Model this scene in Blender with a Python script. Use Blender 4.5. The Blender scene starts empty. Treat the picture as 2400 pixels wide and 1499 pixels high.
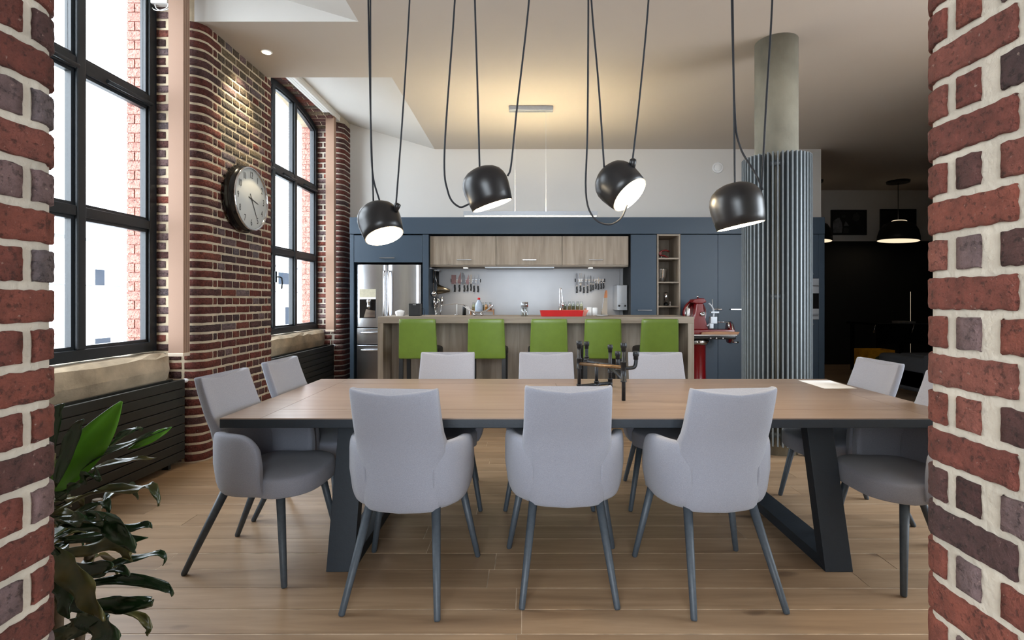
import bpy, math, random
from mathutils import Vector, Matrix
random.seed(7)
sc = bpy.context.scene
COL = sc.collection
PI = math.pi
# ------------------------------------------------------------------ camera
F, CX, CY, H = 1200.0, 1230.0, 703.0, 1.29      # focal (px), vanishing point (px), eye height
cam_d = bpy.data.cameras.new('camera'); cam = bpy.data.objects.new('camera', cam_d); COL.objects.link(cam)
cam_d.sensor_width = 36.0; cam_d.lens = 36.0 * F / 2400.0
cam_d.shift_x = (1200 - CX) / 2400.0; cam_d.shift_y = -(749.5 - CY) / 2400.0
cam_d.clip_start = 0.02
cam.location = (0, 0, H); cam.rotation_euler = (PI / 2, 0, 0)
sc.camera = cam
# ------------------------------------------------------------------ world, daylight, exposure
wd = bpy.data.worlds.new('world'); sc.world = wd; wd.use_nodes = True
bg = wd.node_tree.nodes['Background']; bg.inputs[0].default_value = (0.83, 0.92, 1.0, 1); bg.inputs[1].default_value = 11.0
sc.view_settings.view_transform = 'Standard'; sc.view_settings.look = 'None'
sc.view_settings.exposure = 0.3; sc.view_settings.gamma = 1.0; sc.view_settings.use_curve_mapping = False
try:
    sc.cycles.max_bounces = 8; sc.cycles.diffuse_bounces = 5; sc.cycles.transparent_max_bounces = 16
    sc.cycles.sample_clamp_indirect = 6.0; sc.cycles.caustics_reflective = False; sc.cycles.caustics_refractive = False
except Exception: pass
def portal(loc, rot, sx, sy):
    d = bpy.data.lights.new('daylight_portal', 'AREA'); d.shape = 'RECTANGLE'; d.size = sx; d.size_y = sy
    d.cycles.is_portal = True
    o = bpy.data.objects.new('daylight_portal', d); o.location = loc; o.rotation_euler = rot; COL.objects.link(o)
portal((-3.14, 3.08, 2.35), (0, -PI / 2, 0), 3.2, 2.1)     # daylight through the two windows
portal((-3.14, 6.22, 2.35), (0, -PI / 2, 0), 3.2, 2.1)
portal((-0.6, -3.05, 1.75), (PI / 2, 0, 0), 3.2, 2.3)        # glazed side of the room behind the opening
portal((4.62, 2.6, 1.9), (0, PI / 2, 0), 2.2, 2.2)          # window in the side wall of the living area
# ------------------------------------------------------------------ helpers
def W(px, py, Y): return Vector(((px - CX) / F * Y, Y, H - (py - CY) / F * Y))
WM = {}
class MB:
    def __init__(s): s.v = []; s.f = []; s.s = []
    def add(s, vs, fs, sm=False):
        b = len(s.v); s.v += [Vector(p) for p in vs]
        for f in fs: s.f.append([b + i for i in f]); s.s.append(sm)
        return s
    def box(s, x0, x1, y0, y1, z0, z1):
        return s.add([(x0,y0,z0),(x1,y0,z0),(x1,y1,z0),(x0,y1,z0),(x0,y0,z1),(x1,y0,z1),(x1,y1,z1),(x0,y1,z1)],
              [(0,3,2,1),(4,5,6,7),(0,1,5,4),(1,2,6,5),(2,3,7,6),(3,0,4,7)])
    def cbox(s, c, d, rot=None):
        b = len(s.v); s.box(-d[0]/2, d[0]/2, -d[1]/2, d[1]/2, -d[2]/2, d[2]/2)
        for i in range(b, len(s.v)):
            s.v[i] = (rot @ s.v[i] if rot else s.v[i]) + Vector(c)
        return s
    def loft(s, rings, caps=True, sm=True, closed=False):
        n = len(rings[0]); vs = [p for r in rings for p in r]; fs = []
        m = len(rings)
        for i in range(m if closed else m - 1):
            a, b = i * n, ((i + 1) % m) * n
            for j in range(n):
                k = (j + 1) % n; fs.append((a + j, a + k, b + k, b + j))
        b0 = len(s.v); s.add(vs, fs, sm)
        if caps and not closed:
            s.f += [[b0 + j for j in range(n)][::-1], [b0 + (m - 1) * n + j for j in range(n)]]; s.s += [False, False]
        return s
    def tube(s, pts, r, n=8, caps=True):
        pts = [Vector(p) for p in pts]; m = len(pts)
        rs = r if isinstance(r, (list, tuple)) else [r] * m
        rings = []; up = None
        for i, p in enumerate(pts):
            t = (pts[min(i + 1, m - 1)] - pts[max(i - 1, 0)]).normalized()
            if up is None:
                up = Vector((0, 0, 1)) if abs(t.z) < .9 else Vector((1, 0, 0))
            a = t.cross(up).normalized(); b = a.cross(t).normalized(); up = b
            rings.append([p + a * (rs[i] * math.cos(2 * PI * k / n)) + b * (rs[i] * math.sin(2 * PI * k / n)) for k in range(n)])
        return s.loft(rings, caps)
    def lathe(s, prof, n=24, mx=None, caps=True):
        rings = [[Vector((r * math.cos(2 * PI * k / n), r * math.sin(2 * PI * k / n), z)) for k in range(n)] for r, z in prof]
        if mx is not None: rings = [[mx @ p for p in r] for r in rings]
        return s.loft(rings, caps)
    def prism(s, poly, a0, a1, axis='z', sm=False):
        def mk(p, a):
            return {'z': (p[0], p[1], a), 'x': (a, p[0], p[1]), 'y': (p[0], a, p[1])}[axis]
        n = len(poly); vs = [mk(p, a0) for p in poly] + [mk(p, a1) for p in poly]
        b = len(s.f)
        s.add(vs, [tuple(range(n))[::-1], tuple(range(n, 2 * n))])
        s.add(vs, [(j, (j + 1) % n, n + (j + 1) % n, n + j) for j in range(n)], sm)
        return s
    def mesh(s, name, loc=Vector((0,0,0)), inv=None):
        me = bpy.data.meshes.new(name)
        me.from_pydata([tuple((inv @ p) if inv else (p - loc)) for p in s.v], [], s.f)
        me.polygons.foreach_set('use_smooth', s.s); me.update()
        return me
    def build(s, name, m, parent=None, bevel=0, seg=2, sub=0, fix=True):
        if parent is not None:
            mw = WM[parent.name]; me = s.mesh(name, inv=mw.inverted()); loc = None
        else:
            xs = [p.x for p in s.v]; ys = [p.y for p in s.v]; zs = [p.z for p in s.v]
            loc = Vector(((min(xs) + max(xs)) / 2, (min(ys) + max(ys)) / 2, min(zs))); me = s.mesh(name, loc)
        if fix:
            import bmesh
            bm = bmesh.new(); bm.from_mesh(me); bmesh.ops.remove_doubles(bm, verts=bm.verts, dist=1e-6)
            bmesh.ops.recalc_face_normals(bm, faces=bm.faces); bm.to_mesh(me); bm.free()
        me.materials.append(m)
        o = bpy.data.objects.new(name, me); COL.objects.link(o)
        if parent is not None: o.parent = parent; WM[o.name] = WM[parent.name].copy()
        else: o.location = loc; WM[o.name] = Matrix.Translation(loc)
        if bevel:
            b = o.modifiers.new('bevel', 'BEVEL'); b.width = bevel; b.segments = seg; b.limit_method = 'ANGLE'; b.harden_normals = False
            me.polygons.foreach_set('use_smooth', [True] * len(me.polygons)); 
            try:
                w = o.modifiers.new('wn', 'WEIGHTED_NORMAL'); w.keep_sharp = False
            except Exception: pass
        if sub:
            b = o.modifiers.new('sub', 'SUBSURF'); b.levels = sub; b.render_levels = sub
        return o
def tag(o, label, cat, group=None):
    o['label'] = label; o['category'] = cat
    if group: o['group'] = group
    return o
def struct(o, label=None):
    o['kind'] = 'structure'
    if label: o['label'] = label
    return o
def thing(name, loc, label=None, cat=None, group=None, rz=0):
    o = bpy.data.objects.new(name, None); o.empty_display_size = .1; COL.objects.link(o)
    o.location = loc; o.rotation_euler = (0, 0, rz)
    WM[o.name] = Matrix.Translation(Vector(loc)) @ Matrix.Rotation(rz, 4, 'Z')
    if label: tag(o, label, cat, group)
    return o
def dup(o, parent=None):
    c = o.copy(); COL.objects.link(c); c.parent = parent
    for ch in o.children: dup(ch, c)
    return c
def rotto(d):       # matrix turning +z to direction d
    return Vector((0, 0, 1)).rotation_difference(Vector(d).normalized()).to_matrix().to_4x4()
def bez(pts, n=24):  # catmull-rom through points
    P = [Vector(p) for p in pts]; P = [P[0] * 2 - P[1]] + P + [P[-1] * 2 - P[-2]]; out = []
    m = len(P) - 3; k = max(2, n // m)
    for i in range(m):
        a, b, c, d = P[i:i + 4]
        for j in range(k):
            t = j / k
            out.append(.5 * ((2 * b) + (c - a) * t + (2 * a - 5 * b + 4 * c - d) * t * t + (3 * b - a - 3 * c + d) * t ** 3))
    out.append(P[-2]); return out
# ------------------------------------------------------------------ materials
def srgb(r, g, b):
    f = lambda c: ((c / 255 + .055) / 1.055) ** 2.4 if c > 10.3 else c / 255 / 12.92
    return (f(r), f(g), f(b), 1)
def base(name):
    m = bpy.data.materials.new(name); m.use_nodes = True; nt = m.node_tree
    return m, nt, nt.nodes['Principled BSDF']
def mat(name, col, rough=.5, metal=0, var=None, bump=None, coord='POS', spec=None, sheen=0, stretch=(1,1,1), detail=3, col2=None, coat=0):
    """var=(scale, amount): mottled brightness; bump=(scale, strength)"""
    m, nt, p = base(name); N, L = nt.nodes, nt.links
    p.inputs['Base Color'].default_value = col; p.inputs['Roughness'].default_value = rough; p.inputs['Metallic'].default_value = metal
    if spec is not None: p.inputs['Specular IOR Level'].default_value = spec
    if sheen: p.inputs['Sheen Weight'].default_value = sheen
    if coat: p.inputs['Coat Weight'].default_value = coat
    if var or bump:
        if coord == 'POS': g = N.new('ShaderNodeNewGeometry').outputs['Position']
        else: g = N.new('ShaderNodeTexCoord').outputs['Object']
        mp = N.new('ShaderNodeMapping'); mp.inputs['Scale'].default_value = stretch; L.new(g, mp.inputs['Vector'])
    if var:
        n = N.new('ShaderNodeTexNoise'); n.inputs['Scale'].default_value = var[0]; n.inputs['Detail'].default_value = detail; L.new(mp.outputs[0], n.inputs['Vector'])
        mr = N.new('ShaderNodeMapRange'); mr.inputs[1].default_value = .3; mr.inputs[2].default_value = .7; L.new(n.outputs[0], mr.inputs[0])
        mx = N.new('ShaderNodeMix'); mx.data_type = 'RGBA'
        a = var[1]; c2 = col2 if col2 else tuple(c * (1 + a) for c in col[:3]) + (1,)
        c1 = col if col2 else tuple(c * (1 - a) for c in col[:3]) + (1,)
        mx.inputs[6].default_value = c1; mx.inputs[7].default_value = c2
        L.new(mr.outputs[0], mx.inputs[0]); L.new(mx.outputs[2], p.inputs['Base Color'])
    if bump:
        n2 = N.new('ShaderNodeTexNoise'); n2.inputs['Scale'].default_value = bump[0]; n2.inputs['Detail'].default_value = 4; L.new(mp.outputs[0], n2.inputs['Vector'])
        b = N.new('ShaderNodeBump'); b.inputs['Strength'].default_value = bump[1]; b.inputs['Distance'].default_value = .01
        L.new(n2.outputs[0], b.inputs['Height']); L.new(b.outputs[0], p.inputs['Normal'])
    return m
def emit(name, col, s):
    m, nt, p = base(name); p.inputs['Base Color'].default_value = col
    p.inputs['Emission Color'].default_value = col; p.inputs['Emission Strength'].default_value = s
    return m
def brick_mat(name, cols, fine=60):
    m, nt, p = base(name); N, L = nt.nodes, nt.links
    oi = N.new('ShaderNodeObjectInfo'); g = N.new('ShaderNodeNewGeometry')
    off = N.new('ShaderNodeVectorMath'); off.operation = 'ADD'; L.new(g.outputs['Position'], off.inputs[0]); L.new(oi.outputs['Random'], off.inputs[1])
    r = N.new('ShaderNodeValToRGB'); r.color_ramp.interpolation = 'LINEAR'
    e = r.color_ramp.elements
    while len(e) < len(cols): e.new(.5)
    for i, c in enumerate(cols): e[i].position = i / (len(cols) - 1); e[i].color = c
    L.new(oi.outputs['Random'], r.inputs[0])
    n = N.new('ShaderNodeTexNoise'); n.inputs['Scale'].default_value = 22; n.inputs['Detail'].default_value = 6; n.inputs['Roughness'].default_value = .65; L.new(off.outputs[0], n.inputs['Vector'])
    mr = N.new('ShaderNodeMapRange'); mr.inputs[1].default_value = .25; mr.inputs[2].default_value = .75; mr.inputs[3].default_value = .55; mr.inputs[4].default_value = 1.5; L.new(n.outputs[0], mr.inputs[0])
    pn = N.new('ShaderNodeTexNoise'); pn.inputs['Scale'].default_value = 78; pn.inputs['Detail'].default_value = 5; pn.inputs['Roughness'].default_value = .6; L.new(off.outputs[0], pn.inputs['Vector'])
    pr = N.new('ShaderNodeMapRange'); pr.inputs[1].default_value = .34; pr.inputs[2].default_value = .44; pr.inputs[3].default_value = .5; pr.inputs[4].default_value = 1.0; L.new(pn.outputs[0], pr.inputs[0])
    pm_ = N.new('ShaderNodeMath'); pm_.operation = 'MULTIPLY'; L.new(mr.outputs[0], pm_.inputs[0]); L.new(pr.outputs[0], pm_.inputs[1])
    mul = N.new('ShaderNodeVectorMath'); mul.operation = 'SCALE'; L.new(r.outputs[0], mul.inputs[0]); L.new(pm_.outputs[0], mul.inputs['Scale'])
    # pale specks of lime
    v = N.new('ShaderNodeTexNoise'); v.inputs['Scale'].default_value = 95; v.inputs['Detail'].default_value = 2; L.new(off.outputs[0], v.inputs['Vector'])
    m2 = N.new('ShaderNodeMapRange'); m2.inputs[1].default_value = .69; m2.inputs[2].default_value = .76; m2.inputs[4].default_value = .45; L.new(v.outputs[0], m2.inputs[0])
    mx = N.new('ShaderNodeMix'); mx.data_type = 'RGBA'; mx.inputs[7].default_value = srgb(205, 175, 160)
    L.new(m2.outputs[0], mx.inputs[0]); L.new(mul.outputs[0], mx.inputs[6]); L.new(mx.outputs[2], p.inputs['Base Color'])
    p.inputs['Roughness'].default_value = .82
    n2 = N.new('ShaderNodeTexNoise'); n2.inputs['Scale'].default_value = fine; n2.inputs['Detail'].default_value = 8; n2.inputs['Roughness'].default_value = .6; L.new(off.outputs[0], n2.inputs['Vector'])
    b = N.new('ShaderNodeBump'); b.inputs['Strength'].default_value = 1.0; b.inputs['Distance'].default_value = .035
    hs = N.new('ShaderNodeMath'); hs.operation = 'MULTIPLY_ADD'; hs.inputs[1].default_value = .35; L.new(pr.outputs[0], hs.inputs[0]); L.new(n2.outputs[0], hs.inputs[2])
    L.new(hs.outputs[0], b.inputs['Height']); L.new(b.outputs[0], p.inputs['Normal'])
    return m
def wood_mat(name, c1, c2, c3, axis='x', scale=1.0, rough=.5, bump=.08, rnd=.0, coord='POS', knots=False):
    m, nt, p = base(name); N, L = nt.nodes, nt.links
    g = N.new('ShaderNodeNewGeometry').outputs['Position'] if coord == 'POS' else N.new('ShaderNodeTexCoord').outputs['Object']
    oi = N.new('ShaderNodeObjectInfo')
    sv = N.new('ShaderNodeVectorMath'); sv.operation = 'SCALE'; sv.inputs[0].default_value = (7.3, 3.1, 5.7); L.new(oi.outputs['Random'], sv.inputs['Scale'])
    ad = N.new('ShaderNodeVectorMath'); ad.operation = 'ADD'; L.new(g, ad.inputs[0]); L.new(sv.outputs[0], ad.inputs[1])
    mp = N.new('ShaderNodeMapping'); st = {'x': (.7, 9, 9), 'y': (9, .7, 9), 'z': (9, 9, .7)}[axis]
    mp.inputs['Scale'].default_value = tuple(a * scale for a in st); L.new(ad.outputs[0], mp.inputs['Vector'])
    n = N.new('ShaderNodeTexNoise'); n.inputs['Scale'].default_value = 1.6; n.inputs['Detail'].default_value = 7; n.inputs['Roughness'].default_value = .62; n.inputs['Distortion'].default_value = .6
    L.new(mp.outputs[0], n.inputs['Vector'])
    r = N.new('ShaderNodeValToRGB'); e = r.color_ramp.elements; e[0].position = .28; e[1].position = .72; e[0].color = c1; e[1].color = c3
    k = e.new(.5); k.color = c2
    L.new(n.outputs[0], r.inputs[0]); out = r.outputs[0]
    if rnd:
        mr = N.new('ShaderNodeMapRange'); mr.inputs[3].default_value = 1 - rnd; mr.inputs[4].default_value = 1 + rnd; L.new(oi.outputs['Random'], mr.inputs[0])
        mul = N.new('ShaderNodeVectorMath'); mul.operation = 'SCALE'; L.new(out, mul.inputs[0]); L.new(mr.outputs[0], mul.inputs['Scale']); out = mul.outputs[0]
    if knots:
        kn = N.new('ShaderNodeTexNoise'); kn.inputs['Scale'].default_value = 3.2; kn.inputs['Detail'].default_value = 1
        mk = N.new('ShaderNodeMapping'); mk.inputs['Scale'].default_value = (1, 2.2, 1); L.new(ad.outputs[0], mk.inputs[0]); L.new(mk.outputs[0], kn.inputs['Vector'])
        m3 = N.new('ShaderNodeMapRange'); m3.inputs[1].default_value = .725; m3.inputs[2].default_value = .78; m3.inputs[4].default_value = .55; L.new(kn.outputs[0], m3.inputs[0])
        mx = N.new('ShaderNodeMix'); mx.data_type = 'RGBA'; mx.inputs[7].default_value = srgb(70, 50, 38); L.new(m3.outputs[0], mx.inputs[0]); L.new(out, mx.inputs[6]); out = mx.outputs[2]
    L.new(out, p.inputs['Base Color']); p.inputs['Roughness'].default_value = rough
    b = N.new('ShaderNodeBump'); b.inputs['Strength'].default_value = bump; b.inputs['Distance'].default_value = .01; L.new(n.outputs[0], b.inputs['Height']); L.new(b.outputs[0], p.inputs['Normal'])
    return m
def glass_mat(name, fac=.07, tint=(1,1,1,1)):
    m = bpy.data.materials.new(name); m.use_nodes = True; nt = m.node_tree; nt.nodes.clear()
    o = nt.nodes.new('ShaderNodeOutputMaterial'); t = nt.nodes.new('ShaderNodeBsdfTransparent'); t.inputs[0].default_value = tint
    g = nt.nodes.new('ShaderNodeBsdfGlossy'); g.inputs['Roughness'].default_value = .02; mx = nt.nodes.new('ShaderNodeMixShader'); mx.inputs[0].default_value = fac
    nt.links.new(t.outputs[0], mx.inputs[1]); nt.links.new(g.outputs[0], mx.inputs[2]); nt.links.new(mx.outputs[0], o.inputs[0])
    return m
M = {}
M['brick_red'] = brick_mat('brick_red', [srgb(112, 57, 46), srgb(144, 77, 61), srgb(126, 66, 55), srgb(150, 88, 74)])
M['brick_dark'] = brick_mat('brick_dark', [srgb(86, 52, 49), srgb(104, 64, 58), srgb(80, 58, 58)])
M['brick_grey'] = brick_mat('brick_grey', [srgb(120, 98, 98), srgb(134, 106, 104), srgb(112, 100, 102)])
M['brick_olive'] = brick_mat('brick_olive', [srgb(98, 84, 70), srgb(122, 104, 82), srgb(88, 78, 70), srgb(134, 118, 92)])
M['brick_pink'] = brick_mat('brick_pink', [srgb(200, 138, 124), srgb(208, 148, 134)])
M['mortar'] = mat('mortar', srgb(190, 181, 166), .9, var=(9, .16), bump=(70, .5), detail=6)
M['mortar_warm'] = mat('mortar_warm', srgb(200, 184, 158), .9, var=(7, .2), bump=(60, .5), detail=6)
M['stone'] = mat('stone', srgb(190, 172, 146), .85, var=(6, .28), bump=(40, .5), detail=8)
M['plaster'] = mat('plaster', srgb(212, 209, 205), .85, var=(1.2, .02), bump=(90, .03))
M['ceiling'] = mat('ceiling', srgb(200, 190, 180), .9, var=(1.0, .02))
M['black_wall'] = mat('black_wall', srgb(20, 20, 21), .6, var=(2, .2))
M['plank'] = wood_mat('plank', srgb(128, 102, 78), srgb(149, 122, 95), srgb(166, 139, 111), 'x', 1.0, .42, .06, .13, knots=True)
M['joint'] = mat('joint', srgb(206, 190, 168), .8, var=(10, .5))
M['oak_top'] = wood_mat('oak_top', srgb(124, 105, 91), srgb(133, 114, 100), srgb(142, 124, 110), 'x', 1.2, .34, .03, .03)
M['navy'] = mat('navy', srgb(20, 30, 40), .55, var=(40, .1), bump=(120, .05))
M['fabric'] = mat('fabric', srgb(144, 146, 157), .92, var=(420, .13), bump=(700, .35), coord='OBJ', sheen=.25, detail=2)
M['chair_leg'] = mat('chair_leg', srgb(66, 74, 82), .5, var=(60, .12), coord='OBJ')
M['green'] = mat('green', srgb(108, 132, 52), .3, var=(14, .06), bump=(160, .06), coord='OBJ')
M['black_wood'] = mat('black_wood', srgb(24, 25, 27), .45, var=(30, .2), coord='OBJ')
M['greyoak_v'] = wood_mat('greyoak_v', srgb(126, 112, 98), srgb(152, 138, 122), srgb(172, 158, 142), 'z', 1.0, .5, .05)
M['greyoak_h'] = wood_mat('greyoak_h', srgb(130, 116, 102), srgb(150, 136, 120), srgb(168, 154, 138), 'x', 1.0, .5, .05)
M['slate'] = mat('slate', srgb(53, 69, 85), .42, var=(260, .12), bump=(300, .03))
M['gap'] = mat('gap', srgb(10, 10, 12), .8, var=(5, .1))
M['steel'] = mat('steel', srgb(190, 192, 196), .24, 1, var=(60, .05), stretch=(1, 1, .02))
M['chrome'] = mat('chrome', srgb(215, 215, 218), .1, 1, var=(20, .02))
M['brushed'] = mat('brushed', srgb(178, 180, 184), .42, .75, var=(1.4, .06), detail=4)
M['splash'] = mat('splash', srgb(166, 166, 169), .35, .35, var=(1.8, .08), detail=5)
M['black_plastic'] = mat('black_plastic', srgb(22, 22, 24), .4, var=(60, .15))
M['black_gloss'] = mat('black_gloss', srgb(14, 14, 15), .15, var=(20, .1))
M['lamp_black'] = mat('lamp_black', srgb(30, 30, 32), .34, var=(20, .05), coord='OBJ')
M['lamp_in'] = mat('lamp_in', srgb(235, 225, 205), .5, var=(20, .02), coord='OBJ')
M['lamp_glow'] = emit('lamp_glow', (1, .80, .52, 1), 42)
M['cord'] = mat('cord', srgb(30, 33, 40), .7, var=(300, .2))
M['led'] = emit('led', (1, .88, .66, 1), 9)
M['led_up'] = emit('led_up', (1, .84, .52, 1), 210)
M['spot_glow'] = emit('spot_glow', (1, .88, .66, 1), 12)
M['dim_glow'] = emit('dim_glow', (1, .80, .55, 1), .9)
M['alu'] = mat('alu', srgb(178, 182, 188), .4, .6, var=(40, .04))
M['white'] = mat('white', srgb(236, 236, 236), .6, var=(30, .02))
M['paper'] = mat('paper', srgb(244, 243, 242), .8, var=(60, .01))
M['frame'] = mat('frame', srgb(28, 34, 40), .45, var=(60, .15), bump=(90, .03))
M['glass'] = glass_mat('glass', .05)
M['clear'] = glass_mat('clear', .16, (.86, .9, .9, 1))
M['radiator'] = mat('radiator', srgb(44, 45, 42), .5, var=(40, .08))
M['fin'] = mat('fin', srgb(118, 126, 131), .42, .1, var=(30, .08))
M['concrete'] = mat('concrete', srgb(136, 132, 118), .8, var=(3.4, .3), bump=(50, .25), detail=8, stretch=(1, 1, .7))
M['blind'] = mat('blind', srgb(164, 133, 114), .85, var=(300, .05), bump=(400, .06))
M['leaf'] = mat('leaf', srgb(26, 50, 25), .25, var=(9, .35), coord='OBJ', stretch=(1, 1, 1))
M['leaf_olive'] = mat('leaf_olive', srgb(40, 56, 26), .3, var=(14, .5), coord='OBJ', col2=srgb(92, 84, 38))
M['leaf_bright'] = mat('leaf_bright', srgb(74, 132, 22), .35, var=(9, .3), coord='OBJ')
M['cane'] = mat('cane', srgb(96, 82, 62), .8, var=(30, .3), bump=(60, .3))
M['pot'] = mat('pot', srgb(60, 58, 56), .6, var=(20, .1))
M['soil'] = mat('soil', srgb(46, 36, 28), .95, var=(60, .4), bump=(80, .6))
M['red'] = mat('red', srgb(120, 14, 20), .25, var=(10, .06), coat=.4)
M['red_tray'] = mat('red_tray', srgb(204, 22, 24), .5, var=(10, .05))
M['pink'] = mat('pink', srgb(226, 150, 140), .7, var=(10, .05))
M['tan'] = mat('tan', srgb(176, 128, 92), .55, var=(12, .15), stretch=(1, 6, 6))
M['handle_wood'] = mat('handle_wood', srgb(168, 104, 62), .5, var=(20, .2), stretch=(4, 4, .6))
M['pipe'] = mat('pipe', srgb(40, 42, 46), .42, .55, var=(40, .25), bump=(120, .2))
M['bronze'] = mat('bronze', srgb(116, 90, 62), .38, .7, var=(30, .3), bump=(120, .2))
M['clock_face'] = mat('clock_face', srgb(214, 214, 208), .6, var=(4, .03))
M['ink'] = mat('ink', srgb(64, 62, 60), .6, var=(30, .1))
M['facade'] = mat('facade', srgb(226, 228, 230), .9, var=(1.5, .04))
M['facade_trim'] = mat('facade_trim', srgb(84, 86, 90), .8, var=(2, .05))
M['facade_glass'] = mat('facade_glass', srgb(46, 52, 60), 1, var=(2, .1), spec=0)
M['sofa'] = mat('sofa', srgb(50, 51, 54), .85, var=(120, .15), bump=(300, .1))
M['yellow'] = mat('yellow', srgb(206, 148, 24), .5, var=(9, .25))
M['print'] = mat('print', srgb(26, 26, 27), .5, var=(7, .6), detail=5)
M['print_light'] = mat('print_light', srgb(112, 112, 114), .6, var=(16, .35), detail=4)
M['print_mid'] = mat('print_mid', srgb(62, 62, 63), .6, var=(18, .4), detail=4)
for nm, c in (('spice_a', (150, 150, 110)), ('spice_b', (180, 120, 30)), ('spice_c', (130, 72, 50)), ('spice_d', (72, 84, 56)), ('spice_e', (112, 108, 70))):
    M[nm] = mat(nm, srgb(*c), .7, var=(90, .3))
M['blade'] = mat('blade', srgb(112, 112, 115), .25, .9, var=(25, .1))
M['blade_rosy'] = mat('blade_rosy', srgb(132, 104, 104), .25, .85, var=(25, .1))
M['grass_out'] = mat('grass_out', srgb(150, 150, 148), .9, var=(1, .1))
# ------------------------------------------------------------------ bricks
class Path:
    def __init__(s, segs): s.segs = segs; s.L = []
    def length(s, g):
        return (Vector(g[2]) - Vector(g[1])).length if g[0] == 'l' else abs(g[4] - g[3]) * g[2]
    def ev(s, t):
        for i, g in enumerate(s.segs):
            l = s.length(g)
            if t <= l or i == len(s.segs) - 1:
                if g[0] == 'l':
                    a, b = Vector(g[1]), Vector(g[2]); d = (b - a).normalized(); return a + d * t, Vector((d.y, -d.x))
                a = g[3] + (g[4] - g[3]) * (t / l); return Vector((g[1][0] + g[2] * math.cos(a), g[1][1] + g[2] * math.sin(a))), Vector((math.cos(a), math.sin(a)))
            t -= l
    def outline(s, inset, step=.02):
        tot = sum(s.length(g) for g in s.segs); n = max(2, int(tot / step)); out = []
        for i in range(n + 1):
            p, nn = s.ev(tot * i / n); out.append((p.x - nn.x * inset, p.y - nn.y * inset))
        return out
BM = {}
def brick_mesh(path, s0, s1, h, nu, nv, depth, proud, rough, key, var):
    k = (key, var)
    if k in BM: return BM[k]
    rnd = random.Random(hash((round(s0, 3), round(s1, 3), var, 5)) & 0xffff)
    sm = (s0 + s1) / 2; o, _ = path.ev(sm); vs = []; fs = []
    e = [rnd.uniform(-1, 1) * rough for _ in range(64)]
    eu = .004 / (s1 - s0); ev_ = .004 / h
    def pt(u, v, d):
        a = s0 + (s1 - s0) * u; p, n = path.ev(a); q = p + n * d
        return Vector((q.x - o.x, q.y - o.y, (v - .5) * h))
    for j in range(nv + 1):
        for i in range(nu + 1):
            u = i / nu if 0 < i < nu else float(i > 0); v = j / nv if 0 < j < nv else float(j > 0)
            if nu > 3: u = (0 if i == 0 else 1 if i == nu else (eu + (1 - 2 * eu) * (i - 1) / (nu - 2)))
            if nv > 3: v = (0 if j == 0 else 1 if j == nv else (ev_ + (1 - 2 * ev_) * (j - 1) / (nv - 2)))
            edge = (i in (0, nu)) + (j in (0, nv))
            d = proud - (.55 * proud + .001) * (edge > 0) - .35 * proud * (edge > 1)
            uu = u; vv = v
            if edge:
                if i == 0: uu += abs(e[j]) / (s1 - s0)
                if i == nu: uu -= abs(e[16 + j]) / (s1 - s0)
                if j == 0: vv += (abs(e[32 + i % 15]) + (.25 * rough if i in (0, nu) else 0)) / h
                if j == nv: vv -= (abs(e[48 + i % 15]) + (.25 * rough if i in (0, nu) else 0)) / h
            else: d += rnd.uniform(-1, 1) * rough * .16
            vs.append(pt(uu, vv, d))
    n1 = nu + 1
    for j in range(nv):
        for i in range(nu):
            a = j * n1 + i; fs.append((a, a + 1, a + n1 + 1, a + n1))
    ring = [i for i in range(n1)] + [j * n1 + nu for j in range(1, nv + 1)] + [nv * n1 + i for i in range(nu - 1, -1, -1)] + [j * n1 for j in range(nv - 1, 0, -1)]
    b = len(vs)
    for r in ring:
        j, i = divmod(r, n1)
        p, n = path.ev(s0 + (s1 - s0) * min(1, max(0, i / nu)))
        vs.append(vs[r] - Vector((n.x, n.y, 0)) * (depth + proud * .4))
    m = len(ring)
    for q in range(m):
        fs.append((ring[q], b + q, b + (q + 1) % m, ring[(q + 1) % m]))
    me = bpy.data.meshes.new('brick'); me.from_pydata([tuple(v) for v in vs], [], fs); me.update()
    p, n = path.ev(sm); 
    if me.polygons[(nu * nv) // 2].normal.dot(Vector((n.x, n.y, 0))) < 0: me.flip_normals()
    me.polygons.foreach_set('use_smooth', [True] * len(me.polygons))
    me.materials.append(M['brick_red']); BM[k] = me
    return me
def lay(parent, pid, path, courses, A, B, h, pick, nu_len, nv, depth=.02, proud=.006, rough=.003, joined_below=None, straight=()):
    """courses: list of (z_center, 'A'|'B'); A, B: lists of (s0, s1)"""
    jb = {}
    for ci, (z, t) in enumerate(courses):
        for bi, (s0, s1) in enumerate(A if t == 'A' else B):
            var = random.randrange(3)
            nu = max(2, int(round((s1 - s0) * nu_len)))
            me = brick_mesh(path, s0, s1, h, nu, nv, depth, proud, rough, (pid, t, bi), var)
            p, n = path.ev((s0 + s1) / 2); loc = Vector((p.x, p.y, z)); mt = pick(z, (s0 + s1) / 2, t)
            if joined_below is not None and z < joined_below:
                mb = jb.setdefault(mt, MB()); mb.add([v.co + loc for v in me.vertices], [list(f.vertices) for f in me.polygons], True); continue
            o = bpy.data.objects.new('brick', me); COL.objects.link(o); o.parent = parent
            o.location = WM[parent.name].inverted() @ loc
            o.material_slots[0].link = 'OBJECT'; o.material_slots[0].material = M[mt]
    for mt, mb in jb.items():
        o = mb.build('lower_bricks', M[mt], parent, fix=False); o['kind'] = 'stuff'
def core(name, path, extra, z0, z1, inset, m, label, seg_step=.02):
    poly = path.outline(inset, seg_step) + extra
    o = MB().prism(poly, z0, z1).build(name, M[m]); struct(o, label); return o
R4 = random.Random(11)
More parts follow.
